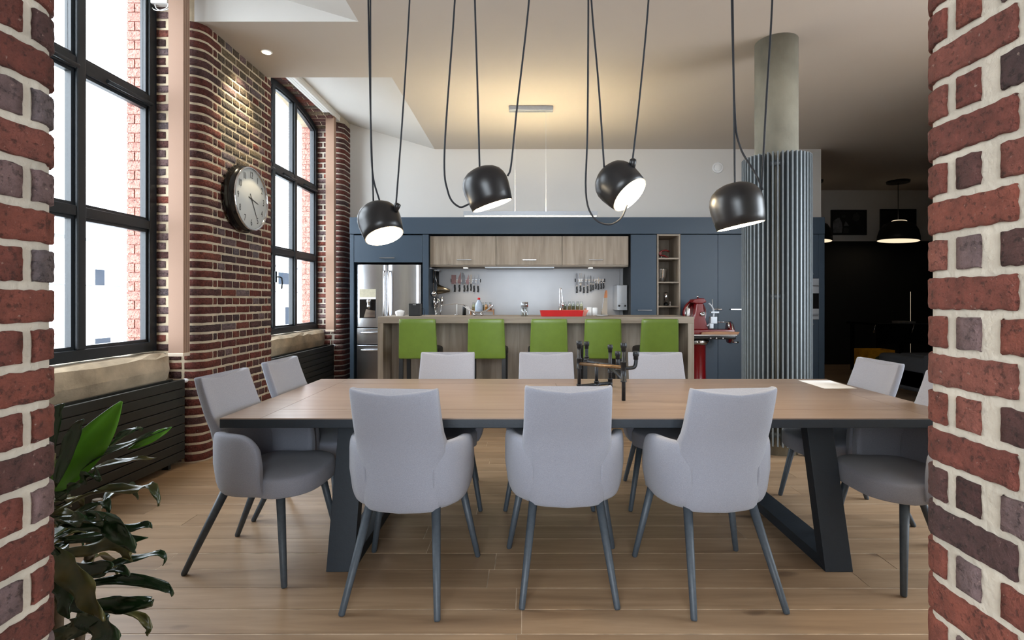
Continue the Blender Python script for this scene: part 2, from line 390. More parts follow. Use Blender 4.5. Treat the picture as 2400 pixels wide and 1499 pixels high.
def pick_near(z, s, t):
    r = R4.random()
    if t == 'A': return 'brick_red' if r < .93 else 'brick_dark'
    return 'brick_red' if r < .45 else ('brick_grey' if r < .75 else 'brick_dark')
# near jambs of the opening the room is seen through
Yl, Yr = .919, 1.015
pathL = Path([('l', (-2.5, .30), (-.93, .30)), ('a', (-.93, .36), .06, -PI / 2, 0), ('l', (-.87, .36), (-.87, Yl)), ('a', (-.93, Yl), .06, 0, PI / 2), ('l', (-.93, Yl + .06), (-2.5, Yl + .06))])
wl = core('wall_front_left', pathL, [(-2.5, .30)], 0, 3.5, .004, 'mortar', 'brick jamb with rounded edge beside the leafy plant')
cs = [(1.28 + .0715 * k, 'A' if k % 2 == 0 else 'B') for k in range(-17, 31) if 0.04 < 1.28 + .0715 * k < 3.46]
oL = 1.57 + .0942 - .06
sh_ = lambda l: [(a + oL, b + oL) for a, b in l]
lay(wl, 'Ln', pathL, cs, sh_([(-.46, -.26), (-.24, -.03), (-.01, .20)]), sh_([(-.36, -.26), (-.24, -.14), (-.12, .11), (.13, .234)]), .0605, pick_near, 60, 3, .02, .0032, .0042, joined_below=9)
lay(wl, 'L', pathL, cs, sh_([(.22, .43), (.45, .80), (.82, 1.03)]), sh_([(.25, .345), (.36, .456), (.474, .588), (.604, .79), (.81, .91), (.93, 1.03)]), .0605, pick_near, 90, 8, .02, .0032, .0042)
pathR = Path([('l', (2.4, Yr + .06), (.88, Yr + .06)), ('a', (.88, Yr), .06, PI / 2, PI), ('l', (.82, Yr), (.82, .36)), ('a', (.88, .36), .06, PI, 1.5 * PI), ('l', (.88, .30), (2.4, .30))])
q = 1.52 + .0942
wr = core('wall_front_right', pathR, [(2.4, .30)], 0, 3.5, .004, 'mortar', 'brick jamb with rounded edge beside the dining table end')
cs = [(1.303 + .0755 * k, 'A' if k % 2 == 0 else 'B') for k in range(-17, 30) if 0.04 < 1.303 + .0755 * k < 3.46]
lay(wr, 'Rn', pathR, cs, [(q + .65, q + .86), (q + .88, q + 1.09), (q + 1.11, q + 1.32)], [(q + .57, q + .77), (q + .79, q + .89), (q + .91, q + 1.01), (q + 1.03, q + 1.13)], .064, pick_near, 60, 3, .02, .0032, .0042, joined_below=9)
lay(wr, 'R', pathR, cs, [(q - .34, q - .13), (q - .11, q + .163), (q + .185, q + .40), (q + .42, q + .63)], [(q - .44, q - .34), (q - .32, q - .22), (q - .2, q + .02), (q + .041, q + .094), (q + .132, q + .33), (q + .352, q + .55)], .064, pick_near, 90, 8, .02, .0032, .0042)
# clock pier between the two windows
XF, XW, XO = -2.56, -2.94, -3.12
pathP = Path([('l', (XW, 4.05), (-2.67, 4.05)), ('a', (-2.67, 4.16), .11, -PI / 2, 0), ('l', (XF, 4.16), (XF, 5.14)), ('a', (-2.67, 5.14), .11, 0, PI / 2), ('l', (-2.67, 5.25), (XW, 5.25))])
pier = core('wall_left', pathP, [(XW - .02, 5.25), (XW - .02, 4.05)], 0, 3.88, .003, 'mortar_warm', 'brick pier carrying the wall clock between the two windows')
CH = .073
M['brick_deep'] = brick_mat('brick_deep', [srgb(92, 45, 37), srgb(122, 58, 46), srgb(104, 52, 44), srgb(134, 72, 56)])
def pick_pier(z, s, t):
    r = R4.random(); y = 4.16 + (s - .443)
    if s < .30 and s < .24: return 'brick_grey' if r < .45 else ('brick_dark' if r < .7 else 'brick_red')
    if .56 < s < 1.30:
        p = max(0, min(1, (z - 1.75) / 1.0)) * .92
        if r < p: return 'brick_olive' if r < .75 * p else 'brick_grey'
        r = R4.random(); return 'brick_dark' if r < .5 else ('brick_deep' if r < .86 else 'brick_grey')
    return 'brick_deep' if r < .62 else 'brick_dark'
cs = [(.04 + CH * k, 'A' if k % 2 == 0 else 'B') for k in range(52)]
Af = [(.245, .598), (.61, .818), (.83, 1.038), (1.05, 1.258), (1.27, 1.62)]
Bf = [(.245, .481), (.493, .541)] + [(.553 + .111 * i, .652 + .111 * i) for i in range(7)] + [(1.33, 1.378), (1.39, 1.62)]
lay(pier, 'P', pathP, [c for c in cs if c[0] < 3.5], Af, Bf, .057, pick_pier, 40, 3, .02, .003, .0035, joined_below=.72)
rev = MB().box(XW - .02, -2.70, 4.07, 4.09, 0, 3.7).build('trim_1', M['mortar_warm']); struct(rev, 'brick side of the window opening behind the fabric blind')
lay(rev, 'P1', pathP, [c for c in cs if c[0] < 3.7], [(.012, .225)], [(.012, .1), (.125, .222)], .058, pick_pier, 22, 3, .02, .003, .004)
lay(rev, 'P2', pathP, [c for c in cs if c[0] < 3.7], [(1.64, 1.854)], [(1.64, 1.74), (1.76, 1.854)], .058, pick_pier, 14, 2, .02, .006, .003, joined_below=9)
# corner pilaster beside the fridge
pathC = Path([('l', (XW, 7.2), (-2.67, 7.2)), ('a', (-2.67, 7.31), .11, -PI / 2, 0), ('l', (XF, 7.31), (XF, 7.52))])
pil = core('wall_left_corner', pathC, [(XW - .02, 7.52), (XW - .02, 7.2)], 0, 3.9, .004, 'mortar', 'rounded brick corner between the far window and the fridge')
def pick_cor(z, s, t):
    r = R4.random()
    if s < .24: return 'brick_grey' if r < .4 else ('brick_dark' if r < .6 else 'brick_red')
    return 'brick_deep' if r < .75 else 'brick_dark'
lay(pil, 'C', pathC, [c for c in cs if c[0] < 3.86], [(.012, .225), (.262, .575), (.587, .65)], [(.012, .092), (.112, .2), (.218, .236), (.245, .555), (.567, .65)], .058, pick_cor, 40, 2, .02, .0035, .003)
# ------------------------------------------------------------------ shell
struct(MB().box(4.5, 4.6, -3, .9, 0, 3.5).build('wall_right_near', M['plaster']), 'white wall at the side of the room behind the opening')
fl = MB().box(-3.12, 8.4, -3, 10.4, -.08, -.0015).build('floor', M['joint']); struct(fl, 'wide oak plank floor running across the room')
pm = MB().box(-.5, .5, -.5, .5, -.5, .5).mesh('plank'); pm.materials.append(M['plank'])
y = .10; PWd = .158; rr = random.Random(3)
y0 = 1.98 - PWd * 13
k = 0
while y0 + k * PWd < 5.9:
    ya = y0 + k * PWd; x = -3.1 - rr.uniform(0, 1.6)
    while x < 8.3:
        l = rr.uniform(1.3, 2.5); xa, xb = max(x, -3.1), min(x + l, 8.35)
        if xb - xa > .08 and ya > -.9:
            o = bpy.data.objects.new('plank', pm); COL.objects.link(o); o.parent = fl
            o.location = WM[fl.name].inverted() @ Vector(((xa + xb) / 2, ya + PWd / 2, -.009 + rr.uniform(-.0006, .0004)))
            o.scale = (xb - xa - .003, PWd - .005, .018)
        x += l
    k += 1
fy = y0 + k * PWd
def planks_far():
    m, nt, p = base('planks_far'); N, L = nt.nodes, nt.links
    g = N.new('ShaderNodeNewGeometry'); b = N.new('ShaderNodeTexBrick'); b.inputs['Scale'].default_value = 1; b.inputs['Brick Width'].default_value = 1.9; b.inputs['Row Height'].default_value = PWd; b.inputs['Mortar Size'].default_value = .003
    b.inputs['Color1'].default_value = srgb(142, 119, 98); b.inputs['Color2'].default_value = srgb(160, 138, 115); b.inputs['Mortar'].default_value = srgb(110, 92, 74)
    L.new(g.outputs['Position'], b.inputs['Vector']); L.new(b.outputs[0], p.inputs['Base Color']); p.inputs['Roughness'].default_value = .42
    return m
M['planks_far'] = planks_far()
MB().box(-3.1, 8.35, fy, 10.38, -.012, 0).build('far_planks', M['planks_far'], fl)
MB().box(-3.1, 8.35, -3, -.9, -.012, 0).build('near_planks', M['planks_far'], fl)
XE, ZC = -1.32, 3.5
cb = MB(); cb.box(XE, 4.6, -3, 4.9, ZC, ZC + .12); cb.box(XE, 8.4, 4.9, 10.4, ZC, ZC + .12); cb.box(XO, XE, 4.07, 5.08, ZC, 4.05)
ce = cb.build('ceiling', M['ceiling']); struct(ce, 'taupe ceiling with white sloped bays over the windows')
for a, b in ((-3, 4.07), (5.08, 7.55)):
    zt = lambda X: ZC + .37 * (XE - X) / 1.24
    MB().prism([(XE, ZC), (XO, zt(XO)), (XO, zt(XO) + .1), (XE, ZC + .1)], a, b, 'y').build('sloped_bay', M['plaster'], ce)
for ya_, yb_ in ((4.064, 4.07), (5.08, 5.086)):
    MB().prism([(XE, ZC), (XO, ZC), (XO, zt(XO)), (XE, ZC + .002)], ya_, yb_, 'y').build('beam_side', M['plaster'], ce)
struct(MB().box(XO, 4.34, 7.5, 7.62, 0, 4.1).build('wall_back', M['plaster']), 'white wall above the kitchen cabinets')
far = MB().box(4.3, 8.4, 10.3, 10.42, 0, 3.5).build('wall_back_far', M['plaster']); struct(far, 'wall of the dark room past the kitchen, white over black')
MB().box(4.3, 8.3, 10.28, 10.3, 0, 2.47).build('dark_panel', M['black_wall'], far)
struct(MB().box(4.22, 4.34, 7.62, 10.3, 0, 3.5).build('wall_partition', M['plaster']), 'partition behind the kitchen end')
rtm = MB()
for a_ in ((1.07, 1.5, 0, 3.5), (3.7, 4.85, 0, 3.5), (1.5, 3.7, 0, .8), (1.5, 3.7, 3.0, 3.5)): rtm.box(4.5, 4.6, a_[0], a_[1], a_[2], a_[3])
struct(rtm.build('wall_right', M['plaster']), 'side wall with a wide window beside the table end')
rt = MB().box(8.3, 8.42, 4.97, 10.3, 0, 3.5).build('wall_right_far', M['black_wall']); struct(rt, 'dark wall at the side of the living area')
struct(MB().box(2.4, 4.6, .9, 1.07, 0, 3.5).build('wall_front', M['plaster']), 'white wall beside the brick opening')
bwm = MB()
for a_ in ((-2.5, -2.2, 0, 3.5), (1.0, 4.6, 0, 3.5), (-2.2, 1.0, 0, .6), (-2.2, 1.0, 2.9, 3.5)): bwm.box(a_[0], a_[1], -3.15, -3, a_[2], a_[3])
struct(bwm.build('wall_behind', M['plaster']), 'white wall with a wide window behind the opening')
struct(MB().box(4.5, 8.42, 4.85, 4.97, 0, 3.5).build('wall_light_block', M['plaster']), 'unseen white partition added to block side window light from the dark room')  # added out of view to keep the side window's light off the dark room
struct(MB().box(XO, -2.5, -3, .9, 0, 4.1).build('wall_left_near', M['plaster']), 'white side wall behind the opening')
# window wall masonry
def archz(Y, c): return 3.70 + .18 * (1 - ((Y - c) / .975) ** 2)
ww = MB()
for c in (3.075, 6.225):
    a, b = c - .975, c + .975
    ww.box(XO, -2.84, a, b, 0, .68)                                        # apron under the window
    n = 16; lo = [(a + (b - a) * i / n, archz(a + (b - a) * i / n, c)) for i in range(n + 1)]
    ww.prism([(a, 4.1)] + lo + [(b, 4.1)], XO, -2.66, 'x')
ww.box(XO, XW, 4.05, 5.25, 0, 4.1); ww.box(XO, XW, 7.2, 7.52, 0, 4.1); ww.box(XO, -2.66, .95, 2.1, 0, 4.1)
wo = ww.build('wall_left_outer', M['mortar_warm']); struct(wo, 'masonry around the tall arched windows')
# brick arch soffit over the far window
ar = MB().box(XO + .03, -2.68, 5.3, 7.15, 3.93, 3.97).build('trim_2', M['mortar_warm']); struct(ar, 'brick arch soffit over the far window')
vb = MB().box(-.5, .5, -.5, .5, -.5, .5).mesh('brick'); vb.materials.append(M['brick_dark'])
for i in range(27):
    Y = 5.27 + 1.93 * (i + .5) / 27; ang = math.atan2(-.36 * (Y - 6.225) / .975 ** 2 * 1.0, 1)
    row = [(-2.93, -2.715), (-2.70, -2.62)] if i % 2 == 0 else [(-2.93, -2.83), (-2.815, -2.71), (-2.695, -2.62)]
    for a, b in row:
        o = bpy.data.objects.new('brick', vb); COL.objects.link(o); o.parent = ar
        o.location = WM[ar.name].inverted() @ Vector(((a + b) / 2, Y, archz(Y, 6.225) + .006)); o.rotation_euler = (ang, 0, 0); o.scale = (b - a, .056, .03)
        o.material_slots[0].link = 'OBJECT'; o.material_slots[0].material = M[random.choice(['brick_dark', 'brick_olive', 'brick_dark', 'brick_red'])]
# outside brick reveals
for nm, yy in (('trim_3', 4.03), ('trim_4', 7.18)):
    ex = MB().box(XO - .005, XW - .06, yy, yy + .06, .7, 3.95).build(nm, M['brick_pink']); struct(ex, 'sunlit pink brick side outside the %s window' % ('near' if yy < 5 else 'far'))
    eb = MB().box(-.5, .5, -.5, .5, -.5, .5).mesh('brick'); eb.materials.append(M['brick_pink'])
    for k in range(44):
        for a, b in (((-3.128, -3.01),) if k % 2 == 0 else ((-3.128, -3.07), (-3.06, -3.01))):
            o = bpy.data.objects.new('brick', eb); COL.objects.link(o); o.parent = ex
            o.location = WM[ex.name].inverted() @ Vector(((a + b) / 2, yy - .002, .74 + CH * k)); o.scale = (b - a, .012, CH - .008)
# stone sills
for nm, c, lb in (('window_sill', 3.075, 'rough stone sill under the window nearest the plant'), ('window_sill', 6.225, 'rough stone sill under the window nearest the fridge')):
    mb = MB(); n = 14; a, b = c - .965, c + .965
    rs = random.Random(int(c * 10)); top = []
    for i in range(n + 1):
        Y = a + (b - a) * i / n; j = lambda s: rs.uniform(-s, s)
        top.append([Vector((XO + .02, Y, .67)), Vector((-2.82 + j(.006), Y, .665 + j(.006))), Vector((-2.805 + j(.006), Y, .74 + j(.01))), Vector((-2.815 + j(.008), Y, .845 + j(.012))), Vector((-2.85 + j(.01), Y, .872 + j(.006))), Vector((XO + .02, Y, .885))])
    mb.loft(top, True, False); o = mb.build(nm, M['stone']); struct(o, lb)
# ------------------------------------------------------------------ windows
def window(n, c, label):
    a, b = c - .975, c + .975; zb = .89
    root = thing('window_%d' % n, (XW, c, zb)); struct(root, label)
    x0, x1 = XW - .05, XW + .03; N_ = 18
    def arch(y, off): return archz(y, c) - off
    fw = .075
    ys = [a + (b - a) * i / N_ for i in range(N_ + 1)]; yi = [a + fw + (b - a - 2 * fw) * i / N_ for i in range(N_ + 1)]
    outer = [(a, zb)] + [(y, arch(y, 0)) for y in ys] + [(b, zb)]
    inner = [(a + fw, zb + fw)] + [(y, arch(y, .08)) for y in yi] + [(b - fw, zb + fw)]
    mb = MB(); m = len(outer)
    vs = [(x, p[0], p[1]) for x in (x0, x1) for p in outer] + [(x, p[0], p[1]) for x in (x0, x1) for p in inner]
    fs = []
    for i in range(m):
        j = (i + 1) % m
        fs += [(i, j, m + j, m + i), (2*m + i, 2*m + j, 3*m + j, 3*m + i), (i, j, 2*m + j, 2*m + i), (m + i, m + j, 3*m + j, 3*m + i)]
    mb.add(vs, fs); mb.build('frame', M['frame'], root, bevel=.006)
    mw = .07; mull = [c + .285, c - .285]
    for y in mull:
        MB().box(x0, x1 + .005, y - mw / 2, y + mw / 2, zb + fw, arch(y, .06)).build('mullion', M['frame'], root, bevel=.008)
    cols = [(a + fw, mull[1] - mw / 2), (mull[1] + mw / 2, mull[0] - mw / 2), (mull[0] + mw / 2, b - fw)]
    tz = [(1.838, 1.905), (2.79, 2.875)]
    for (l, r) in cols:
        for z0, z1 in tz: MB().box(x0 + .005, x1, l, r, z0, z1).build('transom', M['frame'], root, bevel=.006)
        MB().tube([(x1 + .03, l + .14, 2.80), (x1 + .03, r - .02, 2.80)], .014, 10).build('stay_bar', M['frame'], root)
        bands = [(zb + fw, tz[0][0]), (tz[0][1], tz[1][0]), (tz[1][1], None)]
        for z0, z1 in bands:
            if z1 is not None:
                pl = [(l, z0), (r, z0), (r, z1), (l, z1)]; ip = [(l + .022, z0 + .022), (r - .022, z0 + .022), (r - .022, z1 - .022), (l + .022, z1 - .022)]
            else:
                q = [r - (r - l) * i / 6 for i in range(7)]
                pl = [(l, z0), (r, z0)] + [(y, arch(y, .075)) for y in q]; q2 = [r - .022 - (r - l - .044) * i / 6 for i in range(7)]
                ip = [(l + .022, z0 + .022), (r - .022, z0 + .022)] + [(y, arch(y, .1)) for y in q2]
            mb = MB(); m = len(pl); xa, xb = x0 + .02, x1 - .018
            vs = [(x, p[0], p[1]) for x in (xa, xb) for p in pl] + [(x, p[0], p[1]) for x in (xa, xb) for p in ip]; fs = []
            for i in range(m):
                j = (i + 1) % m
                fs += [(i, j, 2*m + j, 2*m + i), (m + i, m + j, 3*m + j, 3*m + i), (2*m + i, 2*m + j, 3*m + j, 3*m + i)]
            mb.add(vs, fs); mb.build('bead', M['frame'], root)
            MB().prism(ip, XW - .012, XW - .006, 'x').build('pane', M['glass'], root)
    h = MB(); y = mull[1] + .0
    h.cbox((x1 + .015, y, 1.56), (.03, .03, .13)); h.tube([(x1 + .03, y, 1.56), (x1 + .06, y + .015, 1.56), (x1 + .065, y + .05, 1.55), (x1 + .065, y + .065, 1.49), (x1 + .06, y + .06, 1.42)], .009, 8)
    h.build('handle', M['frame'], root)
    return root
window(1, 3.075, 'tall dark framed arched window nearest the plant')
window(2, 6.225, 'tall dark framed arched window nearest the fridge')
# ------------------------------------------------------------------ outside: pale building across the street
bld = thing('apartment_building', (-20, 30, -6), 'pale rendered building with small windows across the street', 'building')
MB().box(-26, -20, 4, 75, -6, 4.0).build('wall', M['facade'], bld)
MB().box(-26.1, -19.9, 4, 75, 3.98, 4.12).build('parapet', M['facade_trim'], bld)
MB().box(-20.03, -19.985, 4, 75, 1.93, 2.0).build('band', M['facade_trim'], bld)
MB().box(-26, -22.5, 4, 75, 4.1, 6.3).build('roof', M['facade'], bld)
for (ya, yb, za, zb) in ((23.75, 24.25, 1.98, 2.72), (23.75, 24.6, -1.2, -.5), (41.4, 44.0, 2.6, 3.55), (42.6, 44.6, -1.0, .7), (48, 50.5, 2.6, 3.55), (30, 31, -1, 1), (36, 37.2, 2.2, 3.2)):
    w = MB().box(-20.02, -19.93, ya - .12, yb + .12, za - .1, zb + .1).build('window', M['facade'], bld)
    MB().box(-19.96, -19.9, ya, yb, za, zb).build('pane', M['facade_glass'], w)
struct(MB().box(-60, XO - .02, -40, 90, -6.2, -6).build('ground', M['grass_out']), 'pale street outside far below the windows')
# ------------------------------------------------------------------ dining table
tb = thing('dining_table', (.35, 2.925, 0), 'long oak topped dining table with dark slanted metal legs', 'table')
TX0, TX1, TY0, TY1 = -1.396, 2.065, 2.34, 3.51
MB().box(TX0, TX1, TY0, TY1, .705, .746).build('top_slab', M['navy'], tb, bevel=.003)
g = .0012
for (a, b, c, d) in ((TX0, -1.21, TY0, TY1), (1.88, TX1, TY0, TY1), (-1.21, 1.88, TY0, 2.53), (-1.21, 1.88, 3.32, TY1), (-1.21, .2, 2.53, 3.32), (.2, 1.88, 2.53, 3.32)):
    MB().box(a + g, b - g, c + g, d - g, .744, .75).build('top_board', M['oak_top'], tb)
for x0, x1 in ((-.944, -.813), (1.428, 1.559)):
    fr = [(2.43, 0), (3.42, 0), (3.245, .705), (2.605, .705)]
    t = .055
    inn = [(2.43 + .075, t), (3.42 - .075, t), (3.245 - .05, .705 - t), (2.605 + .05, .705 - t)]
    for i in range(4):
        j = (i + 1) % 4
        MB().prism([fr[i], fr[j], inn[j], inn[i]], x0, x1, 'x').build(['floor_bar', 'leg', 'top_bar', 'leg'][i], M['navy'], tb, bevel=.002)
# ------------------------------------------------------------------ dining chairs
def sel(n, e):
    out = []
    for k in range(n):
        t = 2 * PI * k / n; c, s_ = math.cos(t), math.sin(t)
        out.append((math.copysign(abs(c) ** e, c), math.copysign(abs(s_) ** e, s_)))
    return out
def lerp(tab, z):
    for (a, va), (b, vb_) in zip(tab, tab[1:]):
        if z <= b:
            t = max(0, (z - a) / (b - a)); t = t * t * (3 - 2 * t) * .4 + t * .6; return va + (vb_ - va) * t
    return tab[-1][1]
def make_chair():
    root = thing('dining_chair', (0, 0, 0))
    SE = sel(36, .32)
    wt = [(.376, .166), (.43, .176), (.55, .186), (.66, .200), (.74, .192), (.92, .187)]
    yt = [(.376, -.150), (.45, -.166), (.56, -.172), (.67, -.186), (.92, -.272)]
    ct = [(.376, .04), (.55, .05), (.66, .048), (.74, .03), (.92, .036)]
    tt = [(.376, .07), (.5, .085), (.66, .072), (.74, .06), (.92, .054)]
    mb = MB(); rings = []
    zs = [.374, .379, .39, .43, .47, .51, .55, .60, .64, .68, .72, .76, .80, .84, .87, .89, .898, .902]
    for i, z in enumerate(zs):
        w, yb, c, t = lerp(wt, z), lerp(yt, z), lerp(ct, z), lerp(tt, z)
        k = {0: .8, 1: .94, 16: .965, 17: .86}.get(i, 1); kw = {0: .97, 1: .99, 16: .994, 17: .98}.get(i, 1)
        rings.append([Vector((w * kw * X, yb + c * X * X + t / 2 + t / 2 * k * Yv, z + .022 * X * X * max(0, (z - .72) / .18))) for X, Yv in SE])
    mb.loft(rings); mb.build('backrest', M['fabric'], root)
    SA = sel(20, .42)
    for s_ in (1, -1):
        pp = bez([(.140, -.112, 0), (.190, -.092, 0), (.232, -.045, 0), (.252, .02, 0), (.254, .085, 0), (.248, .145, 0)], 25)
        n = len(pp); rings = []
        for i, p in enumerate(pp):
            t = (pp[min(i + 1, n - 1)] - pp[max(i - 1, 0)]).normalized(); nn = Vector((t.y, -t.x, 0)); f = i / (n - 1)
            top = .668 + .012 * math.sin(f * PI) ; bot = .388
            th = .030 - .004 * f
            if f > .62: top = .548 + (top - .548) * math.sqrt(max(0, 1 - ((f - .62) / .38) ** 2.2))
            if i == n - 1: th *= .6; top -= .01; bot += .008
            h = (top - bot) / 2; zc = (top + bot) / 2
            rings.append([p + nn * (th * X) + Vector((0, 0, zc + h * Z)) + nn * (-.018 * max(0, .2 - Z) ** 2) for X, Z in SA])
        rings = [[Vector((v.x * s_, v.y, v.z)) for v in r] for r in rings]
        mb = MB(); mb.loft(rings); mb.build('armrest', M['fabric'], root)
    def outline(ins):
        o = []
        for k in range(44):
            t = 2 * PI * k / 44; c, s2 = math.cos(t), math.sin(t); X = math.copysign(abs(c) ** .62, c)
            yv = .06 + (.275 - ins) * abs(s2) ** .85 if s2 > 0 else .06 - (.19 - ins) * abs(s2) ** .4
            hw = .226 + .029 * max(0, min(1, (yv - .125) / .05)) - .07 * max(0, min(1, (.0 - yv) / .13)) ** 1.5
            o.append(((hw - ins) * X, yv))
        return o
    rings = [[Vector((x, y_, z)) for x, y_ in outline(i_)] for z, i_ in ((.378, .014), (.381, .005), (.388, .001), (.42, 0), (.452, 0), (.462, .0025), (.468, .008), (.472, .02), (.481, .08), (.486, .15))]
    MB().loft(rings).build('seat', M['fabric'], root)
    for x, yv, tx, ty in ((.27, .265, .195, .205), (-.27, .265, -.195, .205), (.20, -.265, .147, -.085), (-.20, -.265, -.147, -.085)):
        a, b = Vector((tx, ty, .40)), Vector((x, yv, 0)); d = b - a
        MB().tube([a, a + d * .985, b], [.0205, .0135, .0105], 14).build('leg', M['chair_leg'], root)
    return root
proto = make_chair(); first = True
GC = 'grey armchairs around the dining table'
chairs = [(-.528, 2.338, -5, 'grey fabric armchair seen from behind, same table side as the plant and nearest it'),
          (.187, 2.40, 0, 'grey fabric armchair on the table side away from the bar, middle of three'),
          (.85, 2.346, 6.5, 'grey fabric armchair turned slightly, table side away from the bar, by the brick jamb'),
          (-.54, 3.395, 180, 'grey armchair on the bar side of the table, nearest the fridge'),
          (.15, 3.395, 180, 'grey armchair on the bar side of the table, between two others'),
          (.915, 3.395, 180, 'grey armchair on the bar side of the table, behind the pipe sculpture'),
          (-1.325, 2.585, -94, 'grey armchair at the window end of the table, nearest the plant'),
          (-1.315, 3.18, -92, 'grey armchair at the window end of the table, nearest the clock pier'),
          (1.955, 3.12, 90, 'grey armchair at the table end by the concrete column, beside the white paper'),
          (1.915, 2.50, 90, 'grey armchair at the table end partly hidden by the brick jamb')]
for x, y_, rz, lb in chairs:
    o = proto if first else dup(proto); first = False
    o.location = (x, y_, 0); o.rotation_euler = (0, 0, math.radians(rz)); tag(o, lb, 'chair', GC)
# ------------------------------------------------------------------ pendant lamps over the table
SHP = [(.1115, 0), (.1185, .045), (.1235, .095), (.1225, .125), (.115, .152), (.100, .176), (.075, .195), (.045, .206), (.0, .209)]
def pendant(px, py, Y, proj, cosa, cords, knob, label):
    c = W(px, py, Y); tc = (Vector((0, 0, H)) - c).normalized()
    er = tc.cross(Vector((0, 0, 1))).normalized() * -1; eu = tc.cross(er).normalized()
    if eu.z < 0: eu = -eu
    if er.x < 0: er = -er
    sa = math.sqrt(1 - cosa * cosa); n = (er * proj[0] + eu * (-proj[1])) * sa + tc * cosa; n.normalize()   # the way the opening faces
    root = thing('pendant_lamp', (c.x, c.y, c.z), label, 'lamp', 'black pendant lamps over the dining table')
    mx = Matrix.Translation(c) @ rotto(-n)
    s = 1.04
    prof = [(r * s, z * s) for r, z in SHP]
    inner = [(max(0.0, r - .004) * s, (z - .004 if z > .1 else z) * s) for r, z in SHP[:7]]
    MB().lathe(prof[:-1] + [(.012, .2088 * s)], 40, mx).build('shade', M['lamp_black'], root)
    MB().lathe([(.1115 * s, -.0005), (.104 * s, -.0012)], 40, mx, caps=False).build('rim', M['lamp_in'], root)
    MB().lathe([(.106 * s, -.0015), (.05, -.0025), (.002, -.0028)], 40, mx).build('diffuser', M['lamp_glow'], root)
    top = mx @ Vector((0, 0, .2 * s))
    for pts in cords:
        P = [W(a, b, Y) for a, b in pts]
        P[0] = Vector((P[0].x, P[0].y, P[0].z)); d = (P[0] - P[1]); d = d * ((ZC - P[0].z) / max(.05, d.z)); up = P[0] + Vector((d.x * .55, 0, ZC - P[0].z))
        MB().tube(bez([up] + P, 40), .0052, 8).build('cord', M['cord'], root)
        MB().lathe([(.028, ZC - .03), (.03, ZC - .002)], 20, Matrix.Translation((up.x, up.y, 0))).build('ceiling_cup', M['lamp_black'], root)
    if knob:
        k = W(knob[0], knob[1], Y - .02); d = (k - c).normalized()
        MB().lathe([(.016, -.03), (.019, 0), (.019, .016), (.012, .022)], 16, Matrix.Translation(k) @ rotto(d)).build('clamp', M['lamp_black'], root)
    return root
pendant(901, 553, 3.08, (.297, .955), .44, [[(863, 0), (868, 250), (875, 472)], [(868, 0), (869, 300), (874, 410), (890, 472)], [(960, 0), (945, 250), (928, 482)]], (930, 484), 'black pendant lamp on long cords, nearest the clock, glowing disc facing down')
pendant(1154, 481, 2.85, (.33, .944), .12, [[(1066, 0), (1042, 350), (1050, 450), (1075, 484), (1100, 478)], [(1113, 0), (1119, 200), (1124, 392)], [(1240, 0), (1212, 250), (1198, 385), (1190, 412)]], None, 'black pendant lamp hanging in front of the light bar, cord looping down beside it')
pendant(1476, 457, 2.88, (.71, .704), .44, [[(1379, 0), (1377, 300), (1373, 450), (1390, 508), (1425, 526), (1455, 512), (1470, 480)], [(1386, 0), (1403, 200), (1416, 392)], [(1520, 0), (1500, 220), (1482, 380)]], (1483, 381), 'black pendant lamp tilted sideways with a cord looping under it')
pendant(1736, 529, 2.58, (.19, .98), .06, [[(1715, 0), (1720, 220), (1722, 438)], [(1717, 0), (1722, 260), (1735, 345), (1770, 405), (1788, 445)], [(1810, 0), (1797, 220), (1785, 438)]], None, 'black pendant lamp hanging in front of the ribbed column radiator')
# ------------------------------------------------------------------ pipe sculpture on the table
ps = thing('pipe_candelabra', (.44, 3.0, .75), 'black iron pipe candle holder standing on the table', 'ornament')
r_ = .0105
def pipe(pts, m='pipe', r=r_): return MB().tube(pts, r, 14).build('pipe', M[m], ps)
def fitting(p, d, l, r=.0145):
    p = Vector(p); d = Vector(d).normalized(); mb = MB()
    mb.tube([p - d * l / 2, p - d * (l / 2 - .006), p - d * (l / 2 - .0061), p + d * (l / 2 - .0061), p + d * (l / 2 - .006), p + d * l / 2], [r * 1.12, r * 1.12, r, r, r * 1.12, r * 1.12], 14); return mb.build('fitting', M['pipe'], ps)
def cup(p):
    p = Vector(p); MB().tube([p - Vector((0, 0, .03)), p - Vector((0, 0, .012)), p - Vector((0, 0, .010)), p + Vector((0, 0, .014)), p + Vector((0, 0, .016))], [.013, .013, .0165, .0165, .014], 14).build('cup', M['pipe'], ps)
A_, D_, E_ = Vector((.327, 3.08, 0)), Vector((.532, 2.757, 0)), Vector((.535, 3.208, 0))
z_ = lambda v, z: Vector((v.x, v.y, z))
pipe([z_(A_, .75), z_(A_, 1.02)]); cup(z_(A_, 1.03)); fitting(z_(A_, .91), (0, 0, 1), .065); fitting(z_(A_, .768), (0, 0, 1), .034)
pipe([z_(D_, .75), z_(D_, 1.04)]); cup(z_(D_, 1.045)); fitting(z_(D_, .905), (0, 0, 1), .11)
pipe([z_(E_, .75), z_(E_, .985)]); cup(z_(E_, .995)); fitting(z_(E_, .86), (0, 0, 1), .05); fitting(z_(E_, .775), (0, 0, 1), .05)
pipe([z_(A_, .908), z_(D_, .928)], 'bronze', .0095)
pipe([z_(A_, .772), z_(E_, .772)])
G_ = A_.lerp(E_, .55); pipe([z_(G_, .772), z_(G_, .905)]); fitting(z_(G_, .775), (0, 0, 1), .036)
B_ = Vector((.395, 3.27, 0)); Fp = Vector((.545, 3.0, 0))
